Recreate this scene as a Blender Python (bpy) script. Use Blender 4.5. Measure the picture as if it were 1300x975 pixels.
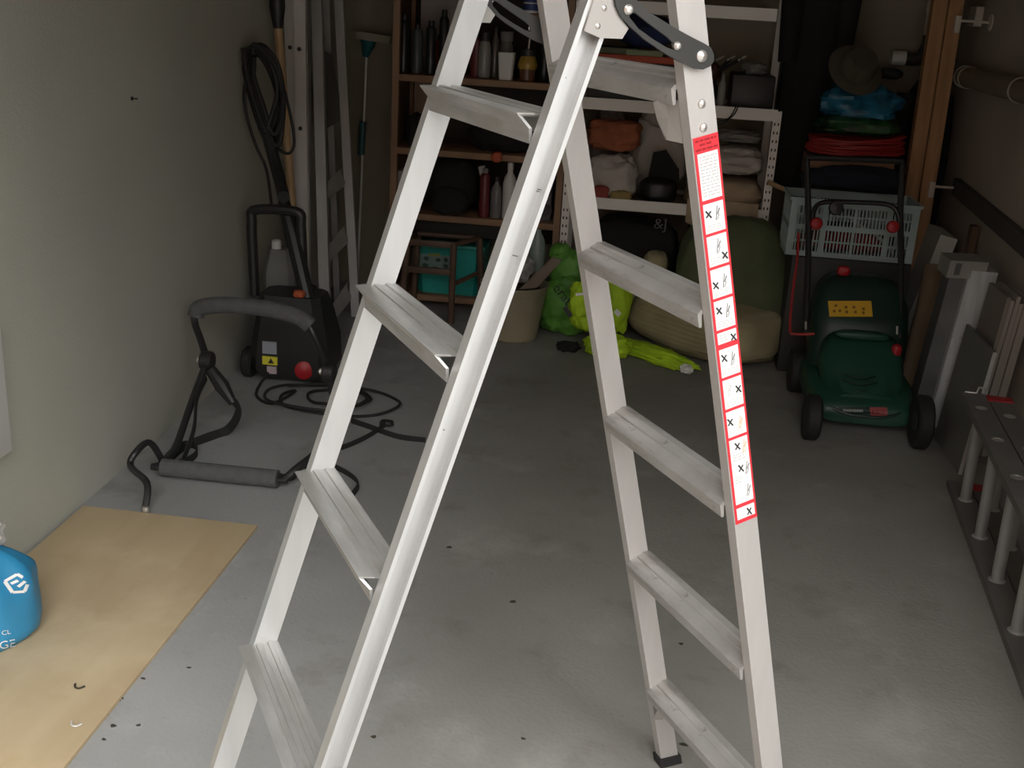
import bpy, bmesh, math, random
from mathutils import Vector, Matrix, noise
from mathutils.geometry import tessellate_polygon
from mathutils.bvhtree import BVHTree
random.seed(7)
V = Vector
for o in list(bpy.data.objects): bpy.data.objects.remove(o)
SC = bpy.context.scene
COL = SC.collection
# ------------------------------------------------------------------ camera
H = 1.5
FPX, PITCH, YAW, ROLL = 1435.03, 0.332343, 0.103419, 0.058449
cp, sp, cy, sy = math.cos(PITCH), math.sin(PITCH), math.cos(YAW), math.sin(YAW)
FWD = V((-sy*cp, cy*cp, -sp)); RT = V((cy, sy, 0)); UP = RT.cross(FWD)
cr, sr = math.cos(ROLL), math.sin(ROLL)
RT, UP = cr*RT+sr*UP, -sr*RT+cr*UP
CAM = V((0, 0, H))
cam = bpy.data.cameras.new('camera'); camo = bpy.data.objects.new('camera', cam); COL.objects.link(camo)
cam.sensor_fit = 'HORIZONTAL'; cam.sensor_width = 36; cam.lens = 36*FPX/1300; cam.clip_start = .02
camo.matrix_world = Matrix((( RT.x, UP.x, -FWD.x, 0), (RT.y, UP.y, -FWD.y, 0), (RT.z, UP.z, -FWD.z, H), (0, 0, 0, 1)))
SC.camera = camo
# ------------------------------------------------------------------ light: overcast daylight through the open garage door
w = bpy.data.worlds.new('overcast'); SC.world = w; w.use_nodes = True
nt = w.node_tree; bg = nt.nodes['Background']
tc_ = nt.nodes.new('ShaderNodeTexCoord'); sx_ = nt.nodes.new('ShaderNodeSeparateXYZ'); mr_ = nt.nodes.new('ShaderNodeMapRange')   # overcast dome: zenith about three times the horizon
nt.links.new(tc_.outputs['Generated'], sx_.inputs[0]); nt.links.new(sx_.outputs['Z'], mr_.inputs['Value'])
mr_.inputs['From Min'].default_value = 0; mr_.inputs['From Max'].default_value = 1; mr_.inputs['To Min'].default_value = .28; mr_.inputs['To Max'].default_value = 1.25
nt.links.new(mr_.outputs[0], bg.inputs[1]); bg.inputs[0].default_value = (.98, .985, .975, 1)
SC.view_settings.view_transform = 'Standard'; SC.view_settings.look = 'None'; SC.view_settings.gamma = 1
SC.view_settings.use_curve_mapping = False
SC.view_settings.exposure = 2.85
# ------------------------------------------------------------------ pixel -> place helpers
def ray(x, y): return FWD+RT*((x-650)/FPX)+UP*((487.5-y)/FPX)
def FL(x, y, z=0.0): d = ray(x, y); return CAM+d*((z-H)/d.z)
def AY(x, y, Y): d = ray(x, y); return CAM+d*(Y/d.y)
def AX(x, y, X): d = ray(x, y); return CAM+d*(X/d.x)
# ------------------------------------------------------------------ materials
MATS = {}
def M(name, col, rough=.6, metal=0., var=.12, scale=6., bump=0., bscale=60., col2=None, stretch=None, spec=None, trans=0., detail=4.):
    if name in MATS: return MATS[name]
    m = bpy.data.materials.new(name); m.use_nodes = True; n = m.node_tree.nodes; l = m.node_tree.links
    b = n['Principled BSDF']; b.inputs['Roughness'].default_value = rough; b.inputs['Metallic'].default_value = metal
    if spec is not None: b.inputs['Specular IOR Level'].default_value = spec
    if trans: b.inputs['Transmission Weight'].default_value = trans
    tc = n.new('ShaderNodeTexCoord'); mp = n.new('ShaderNodeMapping'); l.new(tc.outputs['Object'], mp.inputs[0])
    if stretch: mp.inputs['Scale'].default_value = stretch
    nz = n.new('ShaderNodeTexNoise'); nz.inputs['Scale'].default_value = scale; nz.inputs['Detail'].default_value = detail
    l.new(mp.outputs[0], nz.inputs['Vector'])
    rp = n.new('ShaderNodeValToRGB'); c2 = col2 or tuple(max(0, c*(1-var*1.6)) for c in col); c1 = tuple(min(1, c*(1+var*.6)) for c in col) if not col2 else col
    rp.color_ramp.elements[0].position = .3; rp.color_ramp.elements[1].position = .7
    rp.color_ramp.elements[0].color = (*c2, 1); rp.color_ramp.elements[1].color = (*c1, 1)
    l.new(nz.outputs['Fac'], rp.inputs[0]); l.new(rp.outputs[0], b.inputs['Base Color'])
    if bump:
        n2 = n.new('ShaderNodeTexNoise'); n2.inputs['Scale'].default_value = bscale; n2.inputs['Detail'].default_value = 3
        l.new(mp.outputs[0], n2.inputs['Vector'])
        bp = n.new('ShaderNodeBump'); bp.inputs['Strength'].default_value = bump; bp.inputs['Distance'].default_value = .01
        l.new(n2.outputs['Fac'], bp.inputs['Height']); l.new(bp.outputs[0], b.inputs['Normal'])
    MATS[name] = m; return m
def add_layer(m, col, scale, lo, hi, stretch=None, fac=1.):
    """mix a second noise-masked colour over the base (stains, scuffs)"""
    n = m.node_tree.nodes; l = m.node_tree.links; b = n['Principled BSDF']
    src = b.inputs['Base Color'].links[0].from_socket
    tc = n.new('ShaderNodeTexCoord'); mp = n.new('ShaderNodeMapping'); l.new(tc.outputs['Object'], mp.inputs[0])
    mp.inputs['Location'].default_value = (scale*1.7, scale*.3, 2.1)
    if stretch: mp.inputs['Scale'].default_value = stretch
    nz = n.new('ShaderNodeTexNoise'); nz.inputs['Scale'].default_value = scale; nz.inputs['Detail'].default_value = 6; nz.inputs['Roughness'].default_value = .62
    l.new(mp.outputs[0], nz.inputs['Vector'])
    rp = n.new('ShaderNodeValToRGB'); rp.color_ramp.elements[0].position = lo; rp.color_ramp.elements[1].position = hi
    rp.color_ramp.elements[0].color = (0, 0, 0, 1); rp.color_ramp.elements[1].color = (fac, fac, fac, 1)
    l.new(nz.outputs['Fac'], rp.inputs[0])
    mx = n.new('ShaderNodeMix'); mx.data_type = 'RGBA'
    l.new(rp.outputs[0], mx.inputs[0]); l.new(src, mx.inputs[6]); mx.inputs[7].default_value = (*col, 1)
    l.new(mx.outputs[2], b.inputs['Base Color']); return m
def ribbed(m, scale, axis='X', strength=.6, dist=.004):
    n = m.node_tree.nodes; l = m.node_tree.links; b = n['Principled BSDF']
    tc = n.new('ShaderNodeTexCoord'); wv = n.new('ShaderNodeTexWave'); wv.bands_direction = axis
    wv.inputs['Scale'].default_value = scale; wv.inputs['Distortion'].default_value = .6
    l.new(tc.outputs['Object'], wv.inputs[0]); bp = n.new('ShaderNodeBump'); bp.inputs['Strength'].default_value = strength; bp.inputs['Distance'].default_value = dist
    l.new(wv.outputs['Fac'], bp.inputs['Height']); l.new(bp.outputs[0], b.inputs['Normal']); return m
m_concrete = M('painted_concrete', (.375, .375, .37), .75, var=.18, scale=2.2, bump=.15, bscale=90, col2=(.30, .30, .29))
add_layer(m_concrete, (.20, .19, .165), 5., .56, .72, fac=.55); add_layer(m_concrete, (.47, .47, .465), 3.1, .56, .70, fac=.6); add_layer(m_concrete, (.13, .12, .10), 26., .70, .76, fac=.6); add_layer(m_concrete, (.42, .33, .28), 9., .69, .76, fac=.4)
def warm_centre(m, col, x0, x1):
    """multiply in a warmer, darker tint away from the left wall"""
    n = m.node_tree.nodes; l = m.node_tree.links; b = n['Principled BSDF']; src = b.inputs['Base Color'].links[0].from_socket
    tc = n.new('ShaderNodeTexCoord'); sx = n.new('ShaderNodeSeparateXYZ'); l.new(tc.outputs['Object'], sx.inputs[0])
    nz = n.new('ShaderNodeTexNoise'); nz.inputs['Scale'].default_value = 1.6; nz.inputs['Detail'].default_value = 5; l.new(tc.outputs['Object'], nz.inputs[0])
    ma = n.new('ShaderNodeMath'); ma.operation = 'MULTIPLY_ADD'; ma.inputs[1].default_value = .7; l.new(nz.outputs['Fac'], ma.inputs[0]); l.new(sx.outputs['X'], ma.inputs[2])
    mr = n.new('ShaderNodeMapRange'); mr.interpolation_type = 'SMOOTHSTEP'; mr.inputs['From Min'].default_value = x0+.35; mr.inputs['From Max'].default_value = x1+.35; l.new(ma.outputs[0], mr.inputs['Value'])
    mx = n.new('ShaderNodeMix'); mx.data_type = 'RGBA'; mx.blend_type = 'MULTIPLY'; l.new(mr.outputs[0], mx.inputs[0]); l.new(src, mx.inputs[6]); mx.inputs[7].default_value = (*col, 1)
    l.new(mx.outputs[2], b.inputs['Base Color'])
warm_centre(m_concrete, (.80, .775, .72), -.85, -.15)  # floor colour turns warmer and darker from the left towards the centre
m_wall = M('olive_grey_paint', (.47, .47, .405), .8, var=.06, scale=1.5, bump=.12, bscale=120)
m_wallr = M('brown_grey_paint', (.40, .345, .295), .8, var=.08, scale=1.5, bump=.12, bscale=120)
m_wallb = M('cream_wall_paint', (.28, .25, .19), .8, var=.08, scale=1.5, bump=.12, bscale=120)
m_ceil = M('ceiling_board', (.45, .44, .41), .85)
m_drive = M('driveway_concrete', (.22, .215, .205), .9, var=.2, scale=3)
m_shadewall = M('shade_wall_brick', (.24, .15, .11), .9, var=.2, scale=5)
m_brick = M('outside_render', (.5, .47, .43), .9)
m_alu = M('aluminium', (.61, .61, .605), .42, .7, var=.05, scale=9, stretch=(4, 4, .6))
add_layer(m_alu, (.55, .56, .57), 10, .60, .75, (3, 3, 1), .5)
add_layer(m_alu, (.20, .20, .20), 38, .735, .77, (1, 1, .5), .7)
m_tread = M('worn_aluminium_tread', (.46, .455, .44), .5, .6, var=.15, scale=14, stretch=(3, .6, 3))
add_layer(m_tread, (.36, .34, .31), 9, .48, .66, (5, 1, 3), .65); add_layer(m_tread, (.66, .50, .42), 16, .68, .74, None, .7)
m_alu2 = M('warm_anodised_aluminium', (.56, .54, .52), .5, .45, var=.04, scale=9, stretch=(4, 4, .6))
m_rung = M('grey_rung_aluminium', (.52, .51, .49), .5, .5, var=.1, scale=12)
add_layer(m_rung, (.30, .27, .24), 12, .48, .66, (2, .7, 3), .7); add_layer(m_rung, (.16, .14, .12), 34, .62, .70, (1, .6, 1), .6)
m_aludull = M('dull_aluminium', (.52, .52, .51), .5, .5, var=.12, scale=5, stretch=(3, 3, .5))
m_alupale = M('pale_ladder_aluminium', (.62, .60, .58), .55, .3, var=.08, scale=5)
m_steel = M('dark_steel', (.055, .055, .052), .5, .4, var=.1)
m_rivet = M('rivet_steel', (.75, .72, .68), .35, .8)
m_zinc = M('zinc_plate', (.44, .42, .395), .45, .5, var=.06)
m_red = M('label_red', (.78, .03, .045), .5, var=.02)
m_white = M('label_white', (.88, .87, .85), .5, var=.02)
m_ink = M('black_ink', (.03, .03, .03), .6, var=.02)
m_greyink = M('grey_ink', (.55, .54, .53), .6, var=.02)
m_darkred = M('dark_red_ink', (.36, .01, .015), .6, var=.02)
m_skinink = M('orange_ink', (.8, .45, .25), .6, var=.05)
m_rubber = M('black_rubber', (.018, .018, .018), .7, var=.1)
m_black = M('black_plastic', (.022, .022, .023), .45, var=.1)
m_blackpaint = M('black_painted_tube', (.02, .02, .021), .4, var=.1)
m_foam = M('grey_foam', (.11, .11, .11), .9, var=.1, scale=40, bump=.3, bscale=200)
m_strap = M('black_webbing', (.022, .022, .022), .85)
m_blackcloth = M('black_cloth', (.016, .016, .017), .9, var=.2, scale=4)
m_navy = M('navy_cloth', (.012, .016, .03), .9)
m_ply = M('plywood', (.55, .43, .27), .65, var=.1, scale=3, col2=(.46, .345, .205), stretch=(3, .6, 1))
add_layer(m_ply, (.40, .28, .14), 4, .58, .74, None, .35); add_layer(m_ply, (.68, .56, .38), 2.2, .55, .7, None, .5)
m_blue = M('blue_plastic_sack', (.035, .27, .50), .4, var=.15, scale=5)
m_clear = M('clear_film', (.62, .60, .56), .3, var=.1)
m_whitep = M('white_plastic', (.72, .72, .70), .45, var=.03)
m_wood = M('brown_shelf_wood', (.33, .20, .115), .6, var=.2, scale=6, stretch=(1, 1, .3))
m_timber = M('brown_timber', (.42, .235, .11), .6, var=.2, scale=8, stretch=(4, 4, .25))
m_handle = M('ash_wood_handle', (.50, .34, .18), .55, var=.12, scale=8, stretch=(4, 4, .4))
m_stool = M('dark_stained_wood', (.13, .075, .05), .5, var=.2, scale=6)
m_teal = M('teal_plastic', (.025, .38, .34), .4, var=.06)
m_tealdk = M('dark_teal_plastic', (.01, .11, .13), .45)
m_whitemetal = M('white_powder_coat', (.90, .88, .84), .45, var=.02)
m_board = M('shelf_board', (.40, .32, .22), .8)
m_terra = M('terracotta_towel', (.42, .14, .07), .95, var=.2, scale=10, bump=.4, bscale=90)
m_sheet = M('off_white_cloth', (.58, .55, .51), .9, var=.12, scale=7, bump=.3, bscale=25)
m_greycloth = M('grey_cloth', (.28, .27, .26), .9, var=.15, scale=7, bump=.3, bscale=25)
m_beige = M('beige_blanket', (.48, .38, .26), .9, var=.12, scale=6, bump=.3, bscale=30)
m_green = M('green_carrier_bag', (.15, .42, .065), .55, var=.25, scale=6, bump=.3, bscale=18)
m_hivis = M('high_visibility_yellow', (.52, .80, .03), .7, var=.2, scale=7, bump=.3, bscale=18)
m_reflect = M('reflective_strip', (.85, .85, .82), .35, var=.03)
m_olive = M('dark_green_fabric', (.12, .145, .075), .9, var=.15, scale=5, bump=.15, bscale=50)
m_khaki = ribbed(M('khaki_corduroy', (.42, .37, .22), .95, var=.1, scale=6), 14, 'Z', .35, .004)
m_bucket = M('beige_bucket_plastic', (.36, .32, .22), .6, var=.1)
m_mower = M('mower_green_plastic', (.012, .066, .043), .42, var=.1)
m_mowerdk = M('mower_dark_green', (.009, .030, .022), .45)
m_yellow = M('yellow_sticker', (.72, .42, .02), .5, var=.1)
m_yellow2 = M('bright_yellow_sticker', (.80, .74, .06), .5, var=.05)
m_redp = M('red_plastic', (.42, .012, .018), .45, var=.1)
m_redcable = M('red_cable', (.38, .028, .026), .5, var=.15)
m_crate = M('pale_blue_crate', (.38, .48, .48), .5, var=.06)
m_brownbox = M('brown_cardboard', (.30, .17, .11), .85)
m_bluebag = M('blue_compost_bag', (.02, .17, .30), .35, var=.5, scale=14)
m_greenbag = M('green_print_bag', (.02, .10, .03), .4, var=.6, scale=18)
m_hat = M('khaki_hat', (.085, .075, .055), .9)
m_darkgrey = M('dark_grey_plastic', (.04, .04, .038), .6)
m_pipe = M('grey_waste_pipe', (.62, .58, .50), .5, var=.1)
m_wallpipe = M('painted_duct', (.20, .165, .12), .6, var=.08)
m_copper = M('dark_pipe_fitting', (.05, .045, .04), .4)
m_roll = M('brown_paper_roll', (.26, .19, .12), .85, var=.15, scale=5)
m_beigecloth = M('beige_dust_cloth', (.36, .30, .20), .9, var=.2, scale=10)
m_wrap = M('silver_wrap', (.62, .64, .65), .35, .25, var=.15, scale=8, stretch=(4, 4, .5))
m_wrapdk = M('dark_wrap', (.16, .165, .16), .4, .2, var=.2, scale=8)
m_cap = M('grey_card_cap', (.30, .29, .27), .8, var=.1)
m_slate = M('grey_board', (.19, .19, .175), .75, var=.1, scale=4)
m_slatedge = M('pale_board_edge', (.42, .42, .40), .7)
m_taupe = M('taupe_panel', (.22, .19, .165), .8, var=.1, scale=4)
m_stripe = ribbed(M('grooved_panel', (.34, .305, .265), .75, var=.08, scale=4), 22, 'Y', .9, .006)
m_leaf = M('dry_leaf', (.055, .045, .03), .9, var=.3, scale=60)
m_glass = M('clear_glass', (.55, .55, .53), .08, var=.05, trans=.6)
m_amber = M('amber_jar', (.42, .27, .05), .2, var=.2)
m_brownj = M('brown_jar', (.14, .06, .035), .3)
m_dkbottle = M('dark_bottle', (.02, .022, .025), .3)
m_slbottle = M('slate_blue_bottle', (.07, .085, .095), .4)
m_maroon = M('maroon_tin', (.17, .03, .035), .4)
m_blueprint = M('blue_print', (.03, .06, .22), .5)
m_orange = M('orange_plastic', (.50, .10, .035), .5)
m_bookred = M('red_board', (.48, .075, .03), .6)
m_bookgreen = M('pale_green_board', (.27, .33, .19), .6)
m_dkolive = M('dull_green_board', (.11, .12, .07), .7)
# ------------------------------------------------------------------ mesh helpers
WP = {}
class MB:
    def __init__(s): s.v = []; s.f = []
    def add(s, vs, fs):
        k = len(s.v); s.v += [V(p) for p in vs]; s.f += [[i+k for i in f] for f in fs]; return s
    def box(s, c, d, R=None, bev=0.0):
        bm = bmesh.new(); bmesh.ops.create_cube(bm, size=1)
        for v in bm.verts: v.co = V((v.co.x*d[0], v.co.y*d[1], v.co.z*d[2]))
        if bev: bmesh.ops.bevel(bm, geom=bm.edges[:], offset=bev, segments=2, affect='EDGES', profile=.5)
        bm.verts.index_update(); R = R or Matrix.Identity(3)
        s.add([R @ v.co+V(c) for v in bm.verts], [[v.index for v in f.verts] for f in bm.faces]); bm.free(); return s
    def bx(s, x0, x1, y0, y1, z0, z1, bev=0.0):
        return s.box(((x0+x1)/2, (y0+y1)/2, (z0+z1)/2), (abs(x1-x0), abs(y1-y0), abs(z1-z0)), None, bev)
    def tube(s, pts, r, n=8, closed=False, prof=None):
        P = [V(p) for p in pts]; N = len(P); rs = r if isinstance(r, (list, tuple)) else [r]*N
        T = []
        for i in range(N):
            a = P[i-1] if (i > 0 or closed) else P[i]; b = P[(i+1) % N] if (i < N-1 or closed) else P[i]
            T.append((b-a).normalized())
        up = V((0, 0, 1)) if abs(T[0].z) < .9 else V((1, 0, 0))
        nx = T[0].cross(up).normalized(); vs = []
        for i in range(N):
            nx = (nx-T[i]*nx.dot(T[i])).normalized(); ny = T[i].cross(nx)
            if prof: vs += [P[i]+nx*a+ny*b for a, b in prof]
            else: vs += [P[i]+(nx*math.cos(2*math.pi*k/n)+ny*math.sin(2*math.pi*k/n))*rs[i] for k in range(n)]
        n = len(prof) if prof else n
        fs = []
        for i in range(N if closed else N-1):
            j = (i+1) % N
            for k in range(n): fs.append([i*n+k, i*n+(k+1) % n, j*n+(k+1) % n, j*n+k])
        if not closed: fs += [list(range(n))[::-1], [(N-1)*n+k for k in range(n)]]
        return s.add(vs, fs)
    def lathe(s, prof, c=(0, 0, 0), n=16, R=None):
        R = R or Matrix.Identity(3); c = V(c); vs = []; m = len(prof)
        for k in range(n):
            a = 2*math.pi*k/n
            for r, z in prof: vs.append(c+R @ V((r*math.cos(a), r*math.sin(a), z)))
        fs = []
        for k in range(n):
            j = (k+1) % n
            for i in range(m-1): fs.append([k*m+i, j*m+i, j*m+i+1, k*m+i+1])
        if prof[0][0] > 1e-4: fs.append([k*m for k in range(n)][::-1])
        if prof[-1][0] > 1e-4: fs.append([k*m+m-1 for k in range(n)])
        return s.add(vs, fs)
    def prism(s, outer, o, ex, ey, th, holes=()):
        """2D outline (with holes) in plane o+x*ex+y*ey, extruded by th along ex x ey"""
        o, ex, ey = V(o), V(ex), V(ey); ez = ex.cross(ey).normalized()
        loops = [list(outer)]+[list(h) for h in holes]
        flat = [p for lp in loops for p in lp]; N = len(flat)
        tri = tessellate_polygon([[V((p[0], p[1], 0)) for p in lp] for lp in loops])
        vs = [o+ex*p[0]+ey*p[1] for p in flat]; vs += [v+ez*th for v in vs]
        fs = [list(t) for t in tri]+[[i+N for i in t][::-1] for t in tri]; k = 0
        for lp in loops:
            m = len(lp)
            for i in range(m): fs.append([k+i, k+(i+1) % m, k+(i+1) % m+N, k+i+N])
            k += m
        return s.add(vs, fs)
    def poly3(s, pts, th):
        """planar 3D polygon given by corners, thickened"""
        P = [V(p) for p in pts]; ex = (P[1]-P[0]).normalized(); nz = V((0, 0, 0))
        for i in range(1, len(P)-1): nz += (P[i]-P[0]).cross(P[i+1]-P[0])
        nz.normalize(); ey = nz.cross(ex)
        return s.prism([((p-P[0]).dot(ex), (p-P[0]).dot(ey)) for p in P], P[0], ex, ey, th)
    def loft(s, secs):
        n = len(secs[0]); vs = [p for q in secs for p in q]; fs = []
        for i in range(len(secs)-1):
            for k in range(n): fs.append([i*n+k, i*n+(k+1) % n, (i+1)*n+(k+1) % n, (i+1)*n+k])
        fs += [list(range(n))[::-1], [(len(secs)-1)*n+k for k in range(n)]]
        return s.add(vs, fs)
    def blob(s, c, d, seed=0, amp=.08, e=2.6, fr=3., nu=28, nv=18, R=None, flat=True, fold=0., ridge=0.):
        """lumpy superellipsoid: soft bags, cushions and folded cloth; d = full size"""
        c = V(c); R = R or Matrix.Identity(3); vs = []; sd = V((seed*3.7, seed*1.3, seed*7.1))
        sg = lambda t, p: math.copysign(abs(t)**p, t)
        for j in range(nv+1):
            ph = -math.pi/2+math.pi*j/nv
            for i in range(nu):
                th = 2*math.pi*i/nu; p = 2/e
                q = V((sg(math.cos(ph), p)*sg(math.cos(th), p), sg(math.cos(ph), p)*sg(math.sin(th), p), sg(math.sin(ph), p)))
                k = 1+amp*noise.noise(q*fr*.5+sd)*2+amp*.5*noise.noise(q*fr*1.7+sd)*2
                if ridge: k += ridge*(.30-abs(noise.noise(q*fr*.6+sd*2.3)))-ridge*.35*abs(noise.noise(q*fr*1.5+sd*1.9))
                if fold: k += fold*math.sin(q.z*9+noise.noise(q*1.5+sd)*4)
                r = V((q.x*d[0]/2*k, q.y*d[1]/2*k, q.z*d[2]/2*k))
                if flat and r.z < -d[2]/2*.97: r.z = -d[2]/2*.97
                vs.append(c+R @ r)
        fs = []
        for j in range(nv):
            for i in range(nu): fs.append([j*nu+i, j*nu+(i+1) % nu, (j+1)*nu+(i+1) % nu, (j+1)*nu+i])
        return s.add(vs, fs)
    def build(s, name, mat, parent=None, label=None, cat=None, group=None, kind=None, ang=35, origin=None, sub=0):
        me = bpy.data.meshes.new(name)
        lo = [min(p[i] for p in s.v) for i in range(3)]; hi = [max(p[i] for p in s.v) for i in range(3)]
        c = V(origin) if origin else V(((lo[0]+hi[0])/2, (lo[1]+hi[1])/2, lo[2]))
        me.from_pydata([p-c for p in s.v], [], s.f); me.validate(); me.update()
        bm = bmesh.new(); bm.from_mesh(me); bmesh.ops.recalc_face_normals(bm, faces=bm.faces); bm.to_mesh(me); bm.free()
        me.polygons.foreach_set('use_smooth', [True]*len(me.polygons)); me.set_sharp_from_angle(angle=math.radians(ang))
        me.materials.append(mat)
        o = bpy.data.objects.new(name, me); COL.objects.link(o); WP[o.name] = c
        if parent: o.parent = parent; o.location = c-WP[parent.name]
        else: o.location = c
        if sub: md = o.modifiers.new('subdivision', 'SUBSURF'); md.levels = sub; md.render_levels = sub
        return tag(o, label, cat, group, kind)
def tag(o, label=None, cat=None, group=None, kind=None):
    if label: o['label'] = label
    if cat: o['category'] = cat
    if group: o['group'] = group
    if kind: o['kind'] = kind
    return o
def root(name, loc, label, cat, group=None):
    o = bpy.data.objects.new(name, None); COL.objects.link(o); o.empty_display_size = .05; o.location = loc; WP[o.name] = V(loc)
    return tag(o, label, cat, group)
def spline(pts, n=6, closed=False):
    P = [V(p) for p in pts]; N = len(P); out = []
    for i in range(N if closed else N-1):
        g = lambda k: P[k % N] if closed else P[max(0, min(N-1, k))]
        a, b, c, d = g(i-1), g(i), g(i+1), g(i+2)
        for k in range(n):
            t = k/n; out.append(.5*((2*b)+(c-a)*t+(2*a-5*b+4*c-d)*t*t+(3*b-a-3*c+d)*t**3))
    if not closed: out.append(P[-1])
    return out
def rot(ax, deg): return Matrix.Rotation(math.radians(deg), 3, ax)
def basis(ez, up=(0, 0, 1)):
    ez = V(ez).normalized(); up = V(up)
    if abs(ez.dot(up)) > .98: up = V((0, 1, 0))
    ex = up.cross(ez).normalized(); ey = ez.cross(ex)
    return Matrix((ex, ey, ez)).transposed()
def rod(mb, a, b, r, n=10, r2=None): return mb.tube([a, b], [r, r if r2 is None else r2], n)
def text_mb(txt, size, o, ex, ey, th=.0006, on=None, d=None):
    """lettering as thin mesh in the plane o, ex, ey; if on is given, laid on that mesh along d"""
    cu = bpy.data.curves.new('lettering', 'FONT'); cu.body = txt; cu.size = size; cu.resolution_u = 3
    ob = bpy.data.objects.new('lettering', cu); me = ob.to_mesh(); mb = MB(); ex, ey = V(ex).normalized(), V(ey).normalized(); nz = ex.cross(ey)
    vs = [V(o)+ex*v.co.x+ey*v.co.y+nz*th for v in me.vertices]; fs = [list(p.vertices) for p in me.polygons]
    ob.to_mesh_clear(); bpy.data.objects.remove(ob); bpy.data.curves.remove(cu)
    mb.add(vs, fs)
    return mb if on is None else drape(mb, on, d, th)
def drape(mb, src, d, off=.0015):
    t = BVHTree.FromPolygons([tuple(v) for v in src.v], src.f); d = V(d).normalized(); out = []
    for v in mb.v:
        d = (v-CAM).normalized(); h = t.ray_cast(CAM, d)
        out.append(h[0]-d*off if h[0] is not None else v)
    mb.v = out; return mb
# ================================================================== THE SETTING
XL, XR, YB, YF, ZC = -1.555, 1.40, 5.75, 1.05, 2.35
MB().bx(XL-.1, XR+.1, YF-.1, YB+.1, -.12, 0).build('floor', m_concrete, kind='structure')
MB().bx(XL-.12, XL, YF-.1, YB+.12, 0, ZC).build('wall_left', m_wall, kind='structure')
MB().bx(XR, XR+.12, YF-.1, YB+.12, 0, ZC).build('wall_right', m_wallr, kind='structure')
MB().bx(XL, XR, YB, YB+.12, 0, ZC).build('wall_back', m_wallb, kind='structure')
MB().bx(XL-.12, XR+.12, YF-.1, YB+.12, ZC, ZC+.1).build('ceiling', m_ceil, kind='structure')
mb = MB(); mb.bx(XL-.12, -1.30, YF-.12, YF, 0, ZC); mb.bx(1.12, XR+.12, YF-.12, YF, 0, ZC); mb.bx(-1.30, 1.12, YF-.12, YF, 2.08, ZC)
mb.build('wall_front', m_brick, kind='structure')
MB().bx(-16, 16, -18, YF-.1, -.14, -.015).build('driveway', m_drive, kind='structure')
# unseen left house wall and street terrace, added to shade the interior
MB().bx(-6, -1.75, -4.5, YF-.13, -.02, 5.2).build('shade_wall_left', m_shadewall, kind='structure')
mb = MB(); mb.bx(-16, 16, -17.5, -16.5, -.02, 5.0); mb.prism([(-16.5, 5.0), (-18.2, 7.2), (-19.5, 5.0)], (-16, 0, 0), (0, 1, 0), (0, 0, 1), 32); mb.build('shade_wall_street', m_shadewall, kind='structure')
# ================================================================== STEP LADDER
PX, PY, LROT = -.1572, 1.5912, .53432
ZAP, TA, TB = 1.60365, .31962, .25682
WF, DF, dF = .1832, .0385, .0215
DR, dR, GAP = .0410, .0211, .06
UF = lambda z: -TA*(ZAP-z)
UR = lambda z: GAP+TB*(ZAP-z)
WRr = lambda z: .18236+.00388*(1.5-z)
cL, sL = math.cos(LROT), math.sin(LROT)
def side_px(x, y, v):
    d = ray(x, y); a = V((sL, -cL, 0)); k = a.dot(CAM-V((PX, PY, 0))); t = (v-k)/a.dot(d); p = CAM+d*t-V((PX, PY, 0))
    return (p.x*cL+p.y*sL, p.z)
lad = root('step_ladder', (PX, PY, 0), 'tall aluminium A-frame step ladder standing open on the concrete floor', 'step ladder')
lad.rotation_euler.z = LROT; WP[lad.name] = V((0, 0, 0))
Lp = lambda u, v, z: V((u, -v, z))
def channel(U, W, D, d, side, z0, z1, t=.0035):
    prof = [(0, 0), (D, 0), (D, d), (D-.006, d), (D-.006, d-.004), (D-t, d-.006), (D-t, t), (t, t), (t, d-.006), (.006, d-.004), (.006, d), (0, d)]
    mb = MB(); mb.loft([[Lp(U(z)+a, side*(W(z)+b), z) for a, b in prof] for z in (z0, z1)]); return mb
for sd in (-1, 1):
    st = channel(UF, lambda z: WF, DF, dF, sd, .02, 1.69).build('front_stile', m_alu, lad, ang=20)
    fm = MB(); z0 = 0
    fm.loft([[Lp(UF(z)+a, sd*(WF+b), z) for a, b in ((-.004, -.004), (DF+.006, -.004), (DF+.006, dF+.004), (-.004, dF+.004))] for z in (0, .035)]); fm.build('foot', m_rubber, lad)
    rs_ = channel(UR, WRr, DR, dR, sd, .02, 1.62).v
    mb = MB(); mb.loft([[Lp(UR(z)+a, sd*(WRr(z)+b), z) for a, b in ((0, 0), (DR, 0), (DR, .004), (.004, .004), (.004, dR-.004), (DR, dR-.004), (DR, dR), (0, dR))] for z in (.02, 1.62)])
    mb.build('rear_stile', m_alu2, lad, ang=20)
    fm = MB(); fm.loft([[Lp(UR(z)+a, sd*(WRr(z)+b), z) for a, b in ((-.005, -.004), (DR+.005, -.004), (DR+.005, dR+.004), (-.005, dR+.004))] for z in (0, .022)]); fm.build('foot', m_rubber, lad)
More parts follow.
